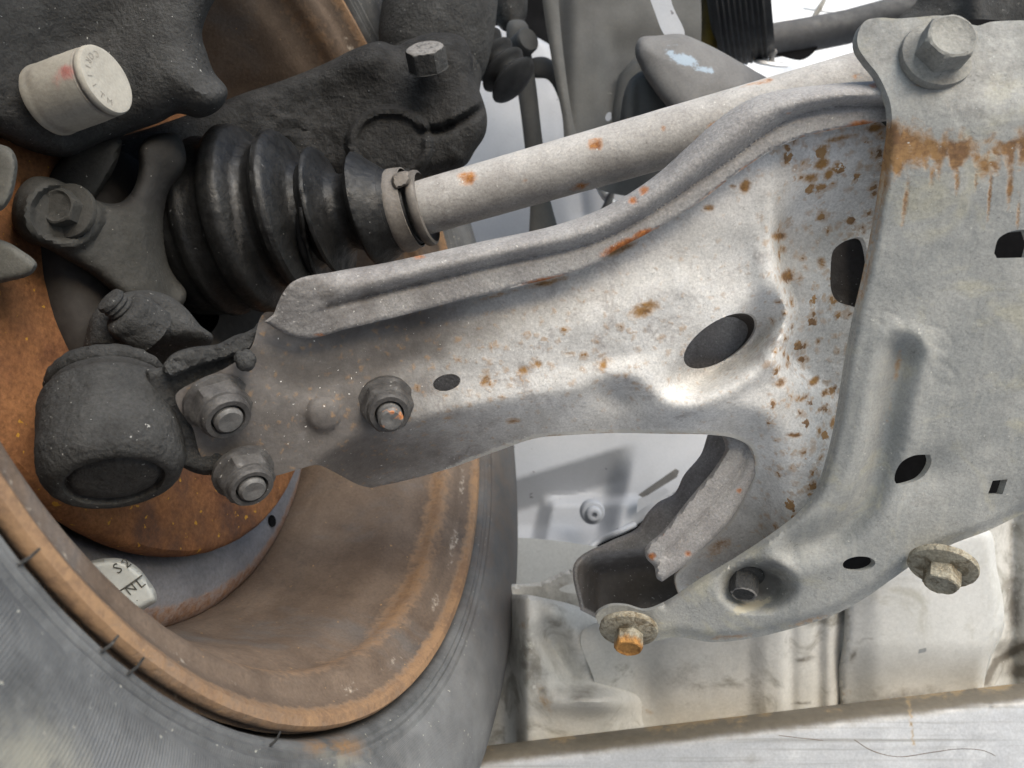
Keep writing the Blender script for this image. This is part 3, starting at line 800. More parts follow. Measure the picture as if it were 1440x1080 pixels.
relief('arm_shell', arm_out, arm_depth, M['arm'], arm, 4.6, holes=[ell(1013, 479, 59, 27, -33, 40), ell(628, 538, 20, 11.5, -14, 22), curve_pts([(1172, 352), (1180, 344), (1196, 336), (1212, 334), (1218, 345), (1218, 420), (1212, 434), (1196, 430), (1178, 424), (1170, 412), (1168, 380)], True, 5)],
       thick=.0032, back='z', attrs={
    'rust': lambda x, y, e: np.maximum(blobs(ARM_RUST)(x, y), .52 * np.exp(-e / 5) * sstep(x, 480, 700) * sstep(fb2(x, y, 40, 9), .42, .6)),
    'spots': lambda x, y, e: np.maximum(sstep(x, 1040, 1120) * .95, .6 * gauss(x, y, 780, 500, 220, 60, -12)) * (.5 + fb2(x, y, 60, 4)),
    'dark': lambda x, y, e: np.clip(.95 * (1 - sstep(x + .35 * (y - 560), 380, 820)) + .55 * gauss(x, y, 470, 480, 160, 34, -12) + .36 * gauss(x, y, 640, 640, 170, 40, -10) + .9 * gauss(x, y, 260, 590, 50, 90) + .4 * gauss(x, y, 420, 590, 150, 80) + .6 * gauss(x, y, 1030, 790, 80, 40, -30) + .25 * gauss(x, y, 700, 470, 200, 25, -14), 0, 1),  # grime at the left end; shade under the flange edge painted in
    'pale': lambda x, y, e: np.maximum(1.15 * np.exp(-(e / 6.5) ** 2) * sstep(x, 540, 700) * (y > 560), .45 * sstep(x, 1060, 1100) * fb2(x, y, 70, 8))})  # paints a highlight along the lower edge; pale wear at right
def fl_depth(x, y, e):
    d = arm_base(x, y) - .0062
    rg, sg, tg = pdist(x, y, GROOVE)
    re, se, te = pdist(x, y, EDGE)
    up = sg < 0
    rt = pdist(x, y, TOPL)[0]
    tt = np.clip(rt / (rt + rg + 1e-6), 0, 1)
    left = sstep(x, 420, 520)
    bead = -.0052 * np.sin(np.pi * np.clip(tt * .93 + .05, .0, 1)) ** .8 + .006 * (1 - tt) ** 3
    flat = -.0004 - .0010 * rg / (rg + re + 1e-6)
    d = d + np.where(up, bead, flat) * left + (1 - left) * (.004 * (1 - np.clip(re / 60, 0, 1)) - .004)
    d = d + .0014 * np.exp(-(rg / 5.0) ** 2) * left
    return d + .0005 * (fb2(x, y, 40, 2, 3) - .5) + .0003 * (fb2(x, y, 8, 6, 3) - .5)
TOPL = curve_pts([(385, 442), (396, 415), (412, 396), (470, 382), (540, 370), (600, 357), (680, 339), (780, 317), (840, 296), (885, 272), (925, 244), (965, 208), (1000, 176), (1035, 150), (1062, 136), (1095, 127), (1130, 122), (1180, 117), (1262, 112)], False, 5)
fl_out = np.concatenate([TOPL, EDGE[::-1]])
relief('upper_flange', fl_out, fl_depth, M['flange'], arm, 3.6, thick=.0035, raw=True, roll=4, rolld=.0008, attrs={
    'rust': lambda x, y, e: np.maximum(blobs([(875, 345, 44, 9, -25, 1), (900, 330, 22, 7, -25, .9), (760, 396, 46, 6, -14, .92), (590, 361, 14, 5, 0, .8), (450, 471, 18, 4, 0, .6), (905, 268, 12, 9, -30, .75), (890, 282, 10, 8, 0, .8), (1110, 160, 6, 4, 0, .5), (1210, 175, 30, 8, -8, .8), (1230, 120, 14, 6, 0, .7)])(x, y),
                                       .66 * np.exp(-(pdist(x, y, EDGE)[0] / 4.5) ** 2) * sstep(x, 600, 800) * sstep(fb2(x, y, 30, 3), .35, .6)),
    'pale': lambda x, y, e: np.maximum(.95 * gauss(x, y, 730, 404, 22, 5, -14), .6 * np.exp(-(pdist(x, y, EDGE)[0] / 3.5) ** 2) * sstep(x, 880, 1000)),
    'dark': lambda x, y, e: np.clip(.46 * (1 - sstep(x, 430, 900)) + .2 * np.exp(-(pdist(x, y, GROOVE)[0] / 4) ** 2) * (x > 460), 0, 1)})  # dirtier to the left; crease shade painted along the groove
def collar(hole, dep, mat, dz):  # dz paints the wall dark, as the shade inside the hole
    h = np.asarray(hole, float); d0 = arm_depth(h[:, 0], h[:, 1], 0 * h[:, 0])
    a = P(h[:, 0], h[:, 1], d0 + .0022); c = a.mean(0)
    b_ = a + np.array([0, 0, dep]); o = c + (b_ - np.array([0, 0, dep]) - c) * 1.06
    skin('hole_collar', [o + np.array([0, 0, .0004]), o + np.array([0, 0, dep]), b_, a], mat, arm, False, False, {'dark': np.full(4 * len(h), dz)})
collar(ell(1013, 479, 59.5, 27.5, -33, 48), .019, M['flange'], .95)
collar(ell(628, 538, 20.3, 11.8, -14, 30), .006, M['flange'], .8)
relief('back_shell', [(440, 470), (640, 430), (860, 350), (985, 285), (1070, 232), (1150, 196), (1235, 178), (1225, 700), (1120, 700), (1085, 630), (1050, 560), (880, 520), (760, 530), (640, 560), (540, 590), (440, 600)],
       lambda x, y, e: arm_base(x, y) + .030, M['flange'], arm, 9, thick=.003, attrs={'dark': lambda x, y, e: .30 + .5 * sstep(x, 1090, 1140)})  # darkened behind the slot to paint the shade inside it
for (q0, ax_, r0, m_, nm) in ((P(1262, 128, .272), [-.86, .30, .30], .0135, M['rubber_dull'], 'bushing_rubber'), (P(1262, 128, .272), [-.86, .30, .30], .0088, M['flange'], 'bushing_sleeve')):
    lathe(nm, q0, ax_, fine([(-.012, r0 * .6), (-.012, r0), (.006 + (.0022 if nm == 'bushing_sleeve' else 0), r0), (.007 + (.0022 if nm == 'bushing_sleeve' else 0), r0 * .5)], .002), m_, arm, 40, None, True, True)
# inner flange of the rear leg, seen through the opening
IN_G = curve_pts([(1052, 626), (1044, 656), (1018, 695), (985, 732), (938, 781)], False, 5)
def in_depth(x, y, e):
    rg, sg, t = pdist(x, y, IN_G)
    s = rg * sg
    return .318 + .00012 * np.clip(s, 0, 80) + .0024 * np.exp(-(rg / 5) ** 2) - .0012 * np.exp(-((s - 26) / 18) ** 2) + .00006 * (y - 640) + .0003 * (fb2(x, y, 12, 5, 3) - .5)
relief('inner_flange', [(1012, 600), (1050, 600), (1068, 630), (1066, 655), (1050, 694), (1024, 736), (984, 776), (958, 799), (931, 818, 1), (924, 814), (920, 797), (909, 785), (907, 772), (932, 747), (970, 700), (1006, 656), (1020, 630)], in_depth, M['flange'], arm, 4.5, thick=.003, roll=6, rolld=.002,
       attrs={'rust': blobs([(917, 782, 8, 7, 0, 1), (968, 778, 8, 6, 0, .9), (1040, 690, 6, 6, 0, .8), (932, 750, 6, 5, 0, .6)]), 'pale': lambda x, y, e: .25 + 0 * x})
NA1 = unit([.60, -.53, -.60]); NA3 = unit([.27, -.42, -.87])
n3 = nut(arm, P(543, 566, .2955), NA3, .0182, .0105, .0047, .0052, M['nut'], M['stud'], 12, {'rust': lambda V, S, R: .75 * sstep(S, .0125, .015) * sstep(fbm(V * 500, 3, 3), .42, .6) + 0 * S})
n3['label'] = 'nut on the middle of the arm with a rust tipped stud'

# ------------------------------------------------------------------ ball joint
bj = thing('ball_joint', 'round black ball joint bolted to the left end of the control arm', 'ball joint', P(155, 610, .26))
BA = unit([.33, -.80, -.50])
BT = P(153, 551, .2735)
cup = fine([(-.004, .010), (-.004, .0170, 1), (.000, .0200), (.003, .0208), (.0035, .0220), (.008, .0226), (.020, .0231), (.029, .0230), (.0345, .0216), (.0378, .0192), (.0385, .0168), (.0382, .0154, 1), (.0360, .0150), (.0358, .0142), (.0368, .0134), (.0378, .010), (.0380, .001)], .0011)
lathe('cup', BT, BA, cup, M['grease_grey'], bj, 120, (.0006, 260, 3), False, True, {'dark': lambda V, S, R: np.maximum(.55 * np.exp(-((S - .002) / .003) ** 2), .42 * np.exp(-((S - .036) / .0016) ** 2)) , 'pale': lambda V, S, R: .30 * sstep(fbm(V * 160, 3, 5), .55, .7) * (S < .03)})
lathe('dust_ring', BT, BA, fine([(-.0085, .012), (-.0083, .0175), (-.006, .0198), (-.004, .0202), (-.002, .0194), (-.001, .017)], .001), M['grease_grey'], bj, 90, (.0011, 330, 4), True, True)
def neck_depth(x, y, e):
    return .262 + (x - 240) * .00012 + (y - 520) * .00004 - .0012 * (fb2(x, y, 18, 4) - .5) * 2
relief('neck', [(205, 520), (228, 516), (240, 500), (262, 491), (300, 486), (335, 470), (352, 466), (366, 452), (372, 462), (366, 478), (355, 500), (358, 520), (340, 560), (330, 650), (298, 668), (262, 660), (240, 640), (215, 570)], neck_depth, M['grease_grey'], bj, 4.5, thick=.010, roll=9, rolld=.005, crust=(.0008, 320, 5), attrs={'dark': lambda x, y, e: .35 * fb2(x, y, 20, 3)})
relief('upper_plate', [(240, 500), (262, 490), (310, 483), (340, 470), (362, 458), (369, 452), (372, 462), (362, 476), (352, 492), (325, 502), (290, 512), (262, 522), (240, 530), (228, 520)], lambda x, y, e: .2535 + (x - 240) * .00014 + .002 * (fb2(x, y, 14, 4) - .5), M['grease_grey'], bj, 3.6, thick=.004, roll=6, rolld=.003, crust=(.0012, 420, 8), attrs={'pale': lambda x, y, e: .35 * sstep(fb2(x, y, 10, 7), .5, .7)})
nu1 = nut(bj, P(305, 566, .2685), NA1, .0190, .0112, .0050, .0016, M['nut'], M['stud'], 20)
nu2 = nut(bj, P(342, 664, .2785), unit([.55, -.50, -.66]), .0182, .0105, .0049, .0016, M['nut'], M['stud'], 5)
nu1['label'] = 'upper grimy lock nut on the arm end'; nu2['label'] = 'lower grimy lock nut at the arm corner'
# rivet stub of crust beside the nut
lathe('crust_lump', P(345, 508, .262), [.3, -.2, -.9], fine([(-.004, .0036), (.000, .0034), (.0016, .0030), (.0026, .0016), (.003, .0003)], .0006), M['grease_grey'], bj, 24, (.0012, 700, 3), True, True, {'pale': lambda V, S, R: .34 + 0 * S})

# ------------------------------------------------------------------ steering knuckle
kn = thing('steering_knuckle', 'grime coated cast steering knuckle wrapped around the boot, left of the control arm', 'steering knuckle', P(200, 330, .33))
def kn_d(x, y, e):
    d = .288 + (x - 100) * .00020 - .006 * (1 - np.exp(-e / 9)) + .02 * gauss(x, y, 245, 360, 24, 90, -5)
    q = np.sqrt(((x - 88) / 62) ** 2 + ((y - 300) / 56) ** 2)
    d = d - .004 * (1 - sstep(q, .86, 1.0)) + .003 * (1 - sstep(q, .62, .74))
    return d + .0008 * (fb2(x, y, 30, 2) - .5)
relief('lower_casting', [(28, 262), (45, 249), (72, 250), (100, 262), (132, 280), (152, 286), (170, 284), (186, 268), (195, 240), (196, 205), (215, 190), (250, 190), (262, 225), (252, 250), (240, 268), (233, 300), (233, 335), (240, 372), (252, 395), (262, 412), (258, 428), (235, 440), (190, 436), (160, 412), (128, 386), (95, 366), (62, 348), (35, 338), (18, 315), (18, 285)],
       kn_d, M['knuckle'], kn, 5, thick=.016, roll=10, rolld=.006, crust=(.0006, 260, 2), attrs={'dark': lambda x, y, e: np.clip(1.1 * sstep(-y, -335, -245) * sstep(x, 130, 190) + .4 * np.exp(-e / 9), 0, 1)})
relief('rib_bar', [(60, 262), (84, 226), (104, 204), (170, 196), (166, 225), (146, 262), (120, 290), (90, 280)], lambda x, y, e: .308 - .004 * (1 - np.exp(-e / 9)), M['knuckle'], kn, 5, thick=.01, roll=7, rolld=.004, attrs={'dark': lambda x, y, e: .45 + 0 * x})
kb = bolt(kn, P(98, 297, .281), [-.1, .05, -1], .0125, .005, .0105, .0022, M['knuckle'], 15)
# pinch clamp with stud and nut above the ball joint
relief('pinch_clamp', [(118, 505), (121, 470), (130, 442), (150, 422), (200, 408), (238, 416), (262, 434), (282, 458), (300, 474), (292, 490), (250, 508), (200, 520), (150, 518)], lambda x, y, e: .294 + (x - 200) * .00010 - .006 * (1 - np.exp(-e / 12)) + .016 * sstep(y - (492 - .14 * (x - 120)), -10, 34), M['grease_grey'], kn, 4, thick=.022, roll=8, rolld=.005, crust=(.0010, 300, 7))
SA = unit([-.45, .55, -.62])
sn = lathe('pinch_nut', P(205, 462, .286), SA, fine([(-.003, .0098), (.004, .0096), (.009, .0092), (.0105, .0080), (.011, .004)], .0012), M['grease_grey'], kn, 40, (.0009, 330, 5), True, True)
prof = []
s = .009
while s < .0165: prof += [(s, .0047), (s + .0008, .0054), (s + .0011, .0054)]; s += .0019
lathe('pinch_stud', P(205, 462, .286), SA, prof + [(.0172, .0050), (.0178, .003), (.0178, .0003)], M['grease_grey'], sn, 30, (.0003, 500, 5), False, True)
# upper casting, black with caked grime
def up_d(x, y, e):
    d = .415 + np.minimum(x - 450, 0) * .00022 + (200 - y) * -.00002 - .014 * (1 - np.exp(-e / 13))
    q = np.sqrt((x - 548) ** 2 / 64 ** 2 + (y - 203) ** 2 / 56 ** 2)
    d = d - .0060 * (1 - sstep(q, .9, 1.0)) + .0030 * (1 - sstep(q, .70, .78))
    ll = pdist(x, y, np.array([(596, 186.), (622, 184), (636, 176), (682, 150)]))
    d = d + .008 * np.exp(-(ll[0] / 6.5) ** 2)
    l2 = pdist(x, y, np.array([(640, 168.), (672, 148)]))[0]
    d = d - .003 * np.exp(-(l2 / 7) ** 2)
    d = d - .010 * np.exp(-((pdist(x, y, np.array([(180, 160.), (360, 110), (520, 75)]))[0]) / 34) ** 2)
    return d + (.0007 + .0055 * gauss(x, y, 430, 195, 62, 32, 25) + .002 * gauss(x, y, 660, 215, 30, 30)) * (fb2(x, y, 12, 7, 4) - .5) + .001 * (fb2(x, y, 60, 3) - .5)
up = relief('upper_casting', [(110, 208), (185, 188), (245, 168), (300, 148), (340, 132), (400, 112), (455, 90), (505, 66), (535, 58), (558, 64), (575, 56), (610, 46), (650, 52), (664, 78), (666, 110), (676, 132), (685, 165), (682, 190), (668, 212), (655, 232), (625, 242), (560, 262), (480, 262), (420, 250), (330, 260), (280, 262), (236, 280), (212, 300), (196, 260), (150, 262), (120, 240)],
       up_d, M['grease'], kn, 4.0, thick=.03, roll=10, rolld=.006, crust=(.0004, 330, 4), attrs={'dark': lambda x, y, e: .25 + 0 * x, 'pale': lambda x, y, e: .32 * sstep(x, 200, 500) * gauss(x, y, 480, 90, 220, 40, -18) + .25 * gauss(x, y, 560, 200, 60, 55)})
ub = bolt(kn, P(603, 98, .389), [-.12, .72, -.68], .0185, .0105, 0, .001, M['grease_grey'], 10, head_attr={'pale': (.8, .72)}, recess=False)
# dim carrier lug at the left frame edge
relief('carrier_lug', [(-60, 196), (0, 203), (16, 210), (24, 226), (23, 250), (14, 282), (2, 296), (-60, 300)], lambda x, y, e: .245 - .003 * (1 - np.exp(-e / 4)), M['lug'], kn, 3.5, thick=.01, roll=5, rolld=.0025)
relief('carrier_foot', [(-60, 330), (4, 338), (30, 352), (52, 372), (46, 384), (20, 394), (-60, 398)], lambda x, y, e: .255 - .003 * (1 - np.exp(-e / 4)), M['lug'], kn, 3.5, thick=.012, roll=5, rolld=.0025)

# ------------------------------------------------------------------ cast housing with pale stub, upper left
hs = thing('cast_housing', 'dark grimy cast housing filling the upper left corner', 'housing', P(120, 110, .28))
def hs_d(x, y, e):
    d = .306 - .00018 * softpos(150 - x, 20) - .014 * (1 - np.exp(-e / 20)) + .004 * gauss(x, y, 110, 60, 80, 40, -20) - .004 * gauss(x, y, 230, 90, 60, 80)
    return d + (.0006 + .0030 * gauss(x, y, 280, 150, 50, 24, -30)) * (fb2(x, y, 13, 8) - .5)
relief('housing_body', [(-80, -80), (318, -80), (306, -10), (290, 24), (284, 48), (292, 78), (300, 100), (320, 128), (310, 152), (282, 166), (250, 160), (225, 172), (190, 184), (150, 200), (118, 214), (92, 221), (60, 217), (28, 206), (0, 193), (-80, 170)], hs_d, M['grease_grey'], hs, 5.5, thick=.03, roll=12, rolld=.008, crust=(.0004, 330, 6),
       attrs={'pale': lambda x, y, e: .30 * fb2(x, y, 90, 6), 'dark': lambda x, y, e: .3 * gauss(x, y, 110, 50, 60, 25, -20) + .3 * sstep(x, 180, 300), 'rust': lambda x, y, e: 0 * x})
PA = unit([.95, .20, -.25])
P0 = P(80, 138, .2745)
Rp = .0123
pin = lathe('stub_pin', P0, PA, fine([(-.0045, Rp * .9), (-.0035, Rp * 1.02), (0, Rp * 1.02), (.018, Rp), (.0192, Rp * .99), (.0194, Rp * .955, 1), (.0200, Rp * .955), (.0204, Rp * .99), (.0222, Rp * .985), (.0228, Rp * .95), (.0229, Rp * .8), (.0229, Rp * .4), (.0229, .0002)], .0012), M['pin'], hs, 72, (.00012, 300, 4), True, True,
      {'rust': px_attr(lambda x, y: .60 * gauss(x, y, 92, 99, 15, 10) + .42 * gauss(x, y, 82, 116, 34, 22)), 'dark': lambda V, S, R: .7 * np.exp(-((S - .0198) / .0008) ** 2) + .30 * fbm(V * 120, 4, 5) + .25 * np.exp(-((S - .0005) / .002) ** 2)})
pin['label'] = 'pale cylindrical stub with faintly stamped end face'
# stamped characters round the end face
_, pu, pv = frame(PA)
ec = P0 + PA * .0229
e2 = unit(np.array([0, 1.0, 0]) - PA * PA[1]); e1 = np.cross(e2, PA)
if (e1 @ np.array([0, 0, 1.0])) < 0: e1 = -e1
V = []; Fc = []; b = 0
for txt, ang in zip('CORIIITM', np.radians(np.linspace(112, 262, 8))):
    cu = bpy.data.curves.new('tmp', 'FONT'); cu.body = txt; cu.resolution_u = 2
    ob = bpy.data.objects.new('tmp', cu); scene.collection.objects.link(ob)
    me = bpy.data.meshes.new_from_object(ob.evaluated_get(bpy.context.evaluated_depsgraph_get()))
    q = np.array([v.co[:2] for v in me.vertices]) * .0034 - np.array([.001, .0012])
    rd = math.cos(ang) * e1 + math.sin(ang) * e2; tg = -math.sin(ang) * e1 + math.cos(ang) * e2
    pos = ec + rd * Rp * .70 + q[:, :1] * tg + q[:, 1:] * (-rd)
    fr = pos + PA * .00012; bk = pos - PA * .0003; n = len(fr)
    V += [fr, bk]; fl = [list(p.vertices) for p in me.polygons]
    Fc += [[i + b for i in f] for f in fl]
    b += 2 * n
    bpy.data.objects.remove(ob); bpy.data.curves.remove(cu); bpy.data.meshes.remove(me)
link_mesh('stamped_lettering', W(np.concatenate(V)), Fc, M['pin'], pin, {'dark': np.full(b, .55)}, smooth=False)

# ------------------------------------------------------------------ subframe bracket on the right
sb = thing('subframe_bracket', 'broad grey steel subframe bracket on the right with a rust band below its top bolt', 'subframe bracket', P(1300, 500, .26))
RIB = curve_pts([(1268, 500), (1252, 560), (1240, 630), (1222, 690), (1196, 730), (1160, 758), (1118, 772)], False, 5)
def sb_d(x, y, e):
    d = .246 + softpos(y - 160, 12) * .000075 + softpos(150 - y, 10) * .00002 + (1300 - x) * .00004 + softpos(1150 - x, 40) * .00010
    r, sg, t = pdist(x, y, RIB)
    sd = r * sg
    d = d + .0060 * np.exp(-(r / 19) ** 2) * (1 - .3 * sstep(t, .8, 1)) - .0012 * np.exp(-((r - 36) / 14) ** 2)
    q = np.sqrt(((x - 1066) / 62) ** 2 + ((y - 826) / 42) ** 2)
    d = d + .013 * (1 - sstep(q, .35, 1.0))
    for (cx, cy, a) in ((1255, 455, 20), (1320, 475, 20), (1325, 525, 20), (1270, 626, 14)):
        q = np.sqrt(((x - cx) * .8 + (y - cy) * .6) ** 2 / (a * 1.1) ** 2 + (-(x - cx) * .6 + (y - cy) * .8) ** 2 / (a * .62) ** 2)
        d = d + .00022 * np.exp(-((q - 1) / .2) ** 2)
    d = d + .003 * gauss(x, y, 1300, 665, 46, 30, -30) + .004 * sstep(x, 1370, 1440) * sstep(y, 640, 760)
    # rounded left flange and bottom flange
    le = pdist(x, y, SBL)[0]
    q = 1 - np.clip(le / 12, 0, 1)
    d = d + .0035 * (1 - np.sqrt(1 - np.clip(q, 0, .999) ** 2)) * sstep(y, 150, 260)
    d = d + .0030 * (1 - sstep(pdist(x, y, SBB)[0], 1, 16))
    return d + .0010 * (fb2(x, y, 90, 4, 3) - .5) + .0002 * (fb2(x, y, 9, 6, 3) - .5)
SBL_p = [(1253, 150), (1254, 175), (1249, 215), (1240, 275), (1230, 330), (1219, 385), (1206, 440), (1196, 490), (1187, 545), (1178, 600), (1166, 650), (1152, 690), (1130, 720), (1090, 752), (1040, 785), (985, 818), (935, 850)]
SBL = curve_pts(SBL_p, False, 5)
SBB = curve_pts([(860, 905), (905, 905), (950, 896), (1000, 903), (1060, 897), (1110, 885), (1165, 868), (1215, 842), (1255, 814), (1290, 790), (1340, 765), (1390, 746), (1440, 722), (1520, 690)], False, 5)
sb_out = [(1216, 30), (1234, 25), (1262, 26), (1292, 24), (1325, 22), (1356, 30), (1374, 36), (1392, 31), (1420, 29), (1520, 30, 1), (1520, 690, 1)] + [(1440, 722), (1390, 746), (1340, 765), (1290, 790), (1255, 814), (1215, 842), (1165, 868), (1110, 885), (1060, 897), (1000, 903), (950, 896), (905, 905), (862, 902), (846, 884), (838, 866), (856, 853), (880, 852), (908, 859), (935, 850)] \
    + SBL_p[::-1][1:] + [(1246, 128), (1234, 104), (1218, 84), (1207, 66), (1206, 50)]
def sb_rust(x, y, e):
    n = fb2(x, y, 16, 11)
    drip = fbm(np.stack([x / 9, y / 150, 0 * x], 1), 3, 4)
    bandw = 210 + 26 * (fb2(x, 0 * y, 30, 5) - .5)
    stk = fbm(np.stack([x / 11, y / 75, 0 * x], 1), 4, 6)
    bandw = bandw + 60 * (stk - .47)
    band = np.exp(-((y - bandw) / 36) ** 2) * (.55 + .75 * stk) * sstep(x, 1245, 1262) * (.45 + .55 * sstep(x, 1300, 1270) + .42 * sstep(n, .3, .6))
    drips = .85 * sstep(drip, .55, .72) * sstep(y, 190, 230) * (1 - sstep(y, 260, 330)) * sstep(x, 1330, 1360)
    left = .8 * gauss(x, y, 1275, 205, 40, 45) + .62 * np.exp(-(pdist(x, y, SBL)[0] / 10) ** 2) * (1 - sstep(y, 380, 560)) * sstep(y, 150, 200) * (.6 + .7 * n) 
    return np.maximum.reduce([np.clip(band * 1.15, 0, .98), drips, left, blobs([(1420, 262, 6, 42, 4, .85), (1392, 272, 3.5, 52, 5, .9), (1346, 250, 5, 34, 3, .8), (1372, 250, 4, 30, 0, .7), (1310, 248, 6, 26, 4, .75), (1273, 285, 6, 46, 8, .8), (1432, 300, 4, 40, 3, .7), (945, 838, 22, 6, -30, 1), (1300, 500, 16, 8, 0, .3), (1262, 515, 7, 40, 10, .66), (1250, 580, 6, 30, 10, .55), (1030, 895, 50, 5, -5, .62), (1140, 872, 50, 6, -15, .66), (1290, 120, 18, 4, 0, .6), (1215, 335, 6, 40, 10, .7), (1255, 120, 4, 14, 0, .6), (1305, 280, 8, 8, 0, .3)])(x, y)])
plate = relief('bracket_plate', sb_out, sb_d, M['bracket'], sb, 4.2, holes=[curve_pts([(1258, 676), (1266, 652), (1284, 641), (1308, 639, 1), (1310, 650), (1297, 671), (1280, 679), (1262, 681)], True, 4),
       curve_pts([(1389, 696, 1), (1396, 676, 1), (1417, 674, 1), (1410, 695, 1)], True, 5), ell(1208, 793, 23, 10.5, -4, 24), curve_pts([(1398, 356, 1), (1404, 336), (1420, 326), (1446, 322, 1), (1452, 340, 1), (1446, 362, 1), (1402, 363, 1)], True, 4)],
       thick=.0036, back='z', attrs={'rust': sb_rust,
       'dark': lambda x, y, e: np.clip(.40 * (1 - sstep(y, 110, 175)) + .95 * gauss(x, y, 1068, 818, 50, 32) + .3 * gauss(x, y, 1360, 160, 90, 22, 6) + .35 * gauss(x, y, 1300, 700, 40, 22) + .25 * gauss(x, y, 1400, 650, 60, 200), 0, 1),  # dirt; top also darkened against the light, and recess shade painted in
       'pale': lambda x, y, e: np.maximum.reduce([blobs([(1055, 853, 42, 9, -18, 1.0), (1370, 755, 14, 5, -50, .8), (1345, 120, 60, 14, 0, .42), (1205, 600, 10, 60, 10, .4), (1300, 620, 8, 100, 10, .42), (1240, 700, 10, 40, 20, .4), (930, 876, 14, 3, 0, .7)])(x, y), .38 * gauss(x, y, 1300, 420, 80, 60), .42 * np.exp(-(pdist(x, y, SBL)[0] / 6) ** 2) * (y > 500)])})
bolt(sb, P(1316, 80, .2475), [-.02, .24, -1], .0152, .0076, .0120, .0030, M['bolt'], 8)['label'] = 'large flanged bolt head at the top of the bracket'
bolt(sb, P(1326, 795, .287), [-.42, -.68, -.60], .0112, .0066, .0122, .0028, M['yellow_scale'], 0, washer_mat=M['yellow_scale'])['label'] = 'bolt with yellow corroded washer at the lower right'
bolt(sb, P(884, 884, .338), [-.12, -.66, -.74], .0115, .0072, .0132, .0030, M['yellow_scale'], 10, washer_mat=M['yellow_scale'], head_attr={'rust': (.75, 1.0), 'dark': (-1, .35)})['label'] = 'bolt with rust orange end on the lower left foot'
bolt(sb, P(1047, 808, .325), [-.25, -.70, -.67], .0105, .0085, .0082, .0016, M['grease_grey'], 0, head_attr={'pale': (.85, .75)})['label'] = 'dark bolt sunk in the dished recess'
relief('hole_backing', [(1235, 60), (1500, 60), (1500, 690), (1300, 750), (1215, 815), (1165, 840), (1150, 790), (1180, 740), (1205, 640), (1225, 480)],  # black sheet added behind the bracket so its holes read as shaded
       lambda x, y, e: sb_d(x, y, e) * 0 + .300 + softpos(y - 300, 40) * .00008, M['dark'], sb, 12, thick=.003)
# dark channel section behind the arm
def ch_d(x, y, e):
    d = .385 + (x - 900) * -.00008
    d = d + .026 * sstep(y - 778 + .12 * (x - 812), 0, 34) * sstep(x, 815, 845) * (1 - .55 * sstep(x, 850, 905) * sstep(y, 800, 860))
    return d + .0006 * (fb2(x, y, 30, 3) - .5)
relief('rear_channel', [(806, 798), (812, 786), (860, 760), (897, 742), (910, 722), (926, 706), (948, 694), (962, 668), (985, 640), (1003, 600), (1085, 600), (1085, 780), (1000, 850), (930, 880), (860, 880), (828, 864), (816, 858, 1)], ch_d, M['flange'], sb, 3.2, thick=.003, roll=7, rolld=.002, attrs={'dark': lambda x, y, e: np.clip(.34 + .6 * sstep(y - 778 + .12 * (x - 812), 0, 30), 0, 1) * sstep(e, 3, 8), 'rust': lambda x, y, e: .4 * gauss(x, y, 980, 800, 60, 30, -30), 'pale': lambda x, y, e: .5 * gauss(x, y, 830, 770, 1, 1)})  # pocket shade painted as a dark mask that follows the recess

# ------------------------------------------------------------------ splash shield behind
ss = thing('splash_shield', 'smooth blue grey splash shield panel behind the arm', 'panel', P(830, 500, .66))
def ss_d(x, y, e):
    d = .64 - (y - 400) * .00012
    tb = np.clip((y - (672 - (x - 730) * .300)) / 46, 0, 1)
    d = d + .024 * tb * (1 - sstep(x + .2 * (y - 650), 856, 894)) * (1 - sstep(y, 735, 800))
    d = d - .014 * np.clip((x - 752 + (y - 740) * .22) / 20, 0, 1) * sstep(y, 694, 712) * (1 - sstep(x, 840, 930))
    d = d - .0035 * np.exp(-(((x - 786) / 26) ** 2 + ((y - 762) / 22) ** 2) ** 2)
    d = d + .006 * np.exp(-(pdist(x, y, np.array([(783, 60.), (800, 160), (818, 300)]))[0] / 12) ** 2)
    return d + .002 * (fb2(x, y, 120, 3, 2) - .5)
relief('shield_panel', [(560, 60), (720, 40), (860, 120), (1040, 200), (1070, 500), (1040, 640), (985, 668), (960, 690), (930, 712), (895, 738), (868, 750), (845, 760), (815, 782), (795, 796), (765, 804), (735, 806), (700, 802), (600, 760)], ss_d, M['shield'], ss, 4.5, thick=.004, roll=6, rolld=.003, attrs={'dark': lambda x, y, e: .12 * fb2(x, y, 60, 4)})
cs = P(833, 720, .582)
lathe('push_rivet', cs, [.05, -.1, -1], fine([(-.004, .0095), (.002, .0094), (.004, .0085), (.0045, .0062, 1), (.008, .0058), (.0095, .0045), (.0095, .0022, 1), (.007, .002), (.007, .0002)], .0012), M['shield'], ss, 40, None, True, True)
relief('shield_clip', [(897, 696, 1), (950, 659, 1), (955, 662, 1), (952, 671, 1), (905, 700, 1)], lambda x, y, e: .585 + 0 * x, M['mount'], ss, 4, thick=.004, attrs={'dark': lambda x, y, e: .5 + 0 * x})
tube('shield_rib', P([842, 852, 866], [262, 276, 292], [.585, .585, .585]), [.003, .004, .003], M['white'], ss, 10)
tube('shield_rib', P([846, 856, 862], [300, 284, 268], [.58, .58, .58]), [.002, .003, .002], M['mount'], ss, 10)
hx = curve_pts([(726, 802), (765, 803), (795, 795), (815, 781), (845, 759), (868, 749), (893, 737)], False, 8)
tube('shield_hem', P(hx[:, 0], hx[:, 1], ss_d(hx[:, 0], hx[:, 1], 50 + 0 * hx[:, 0]) - .001), .0024, M['shield'], ss, 10)
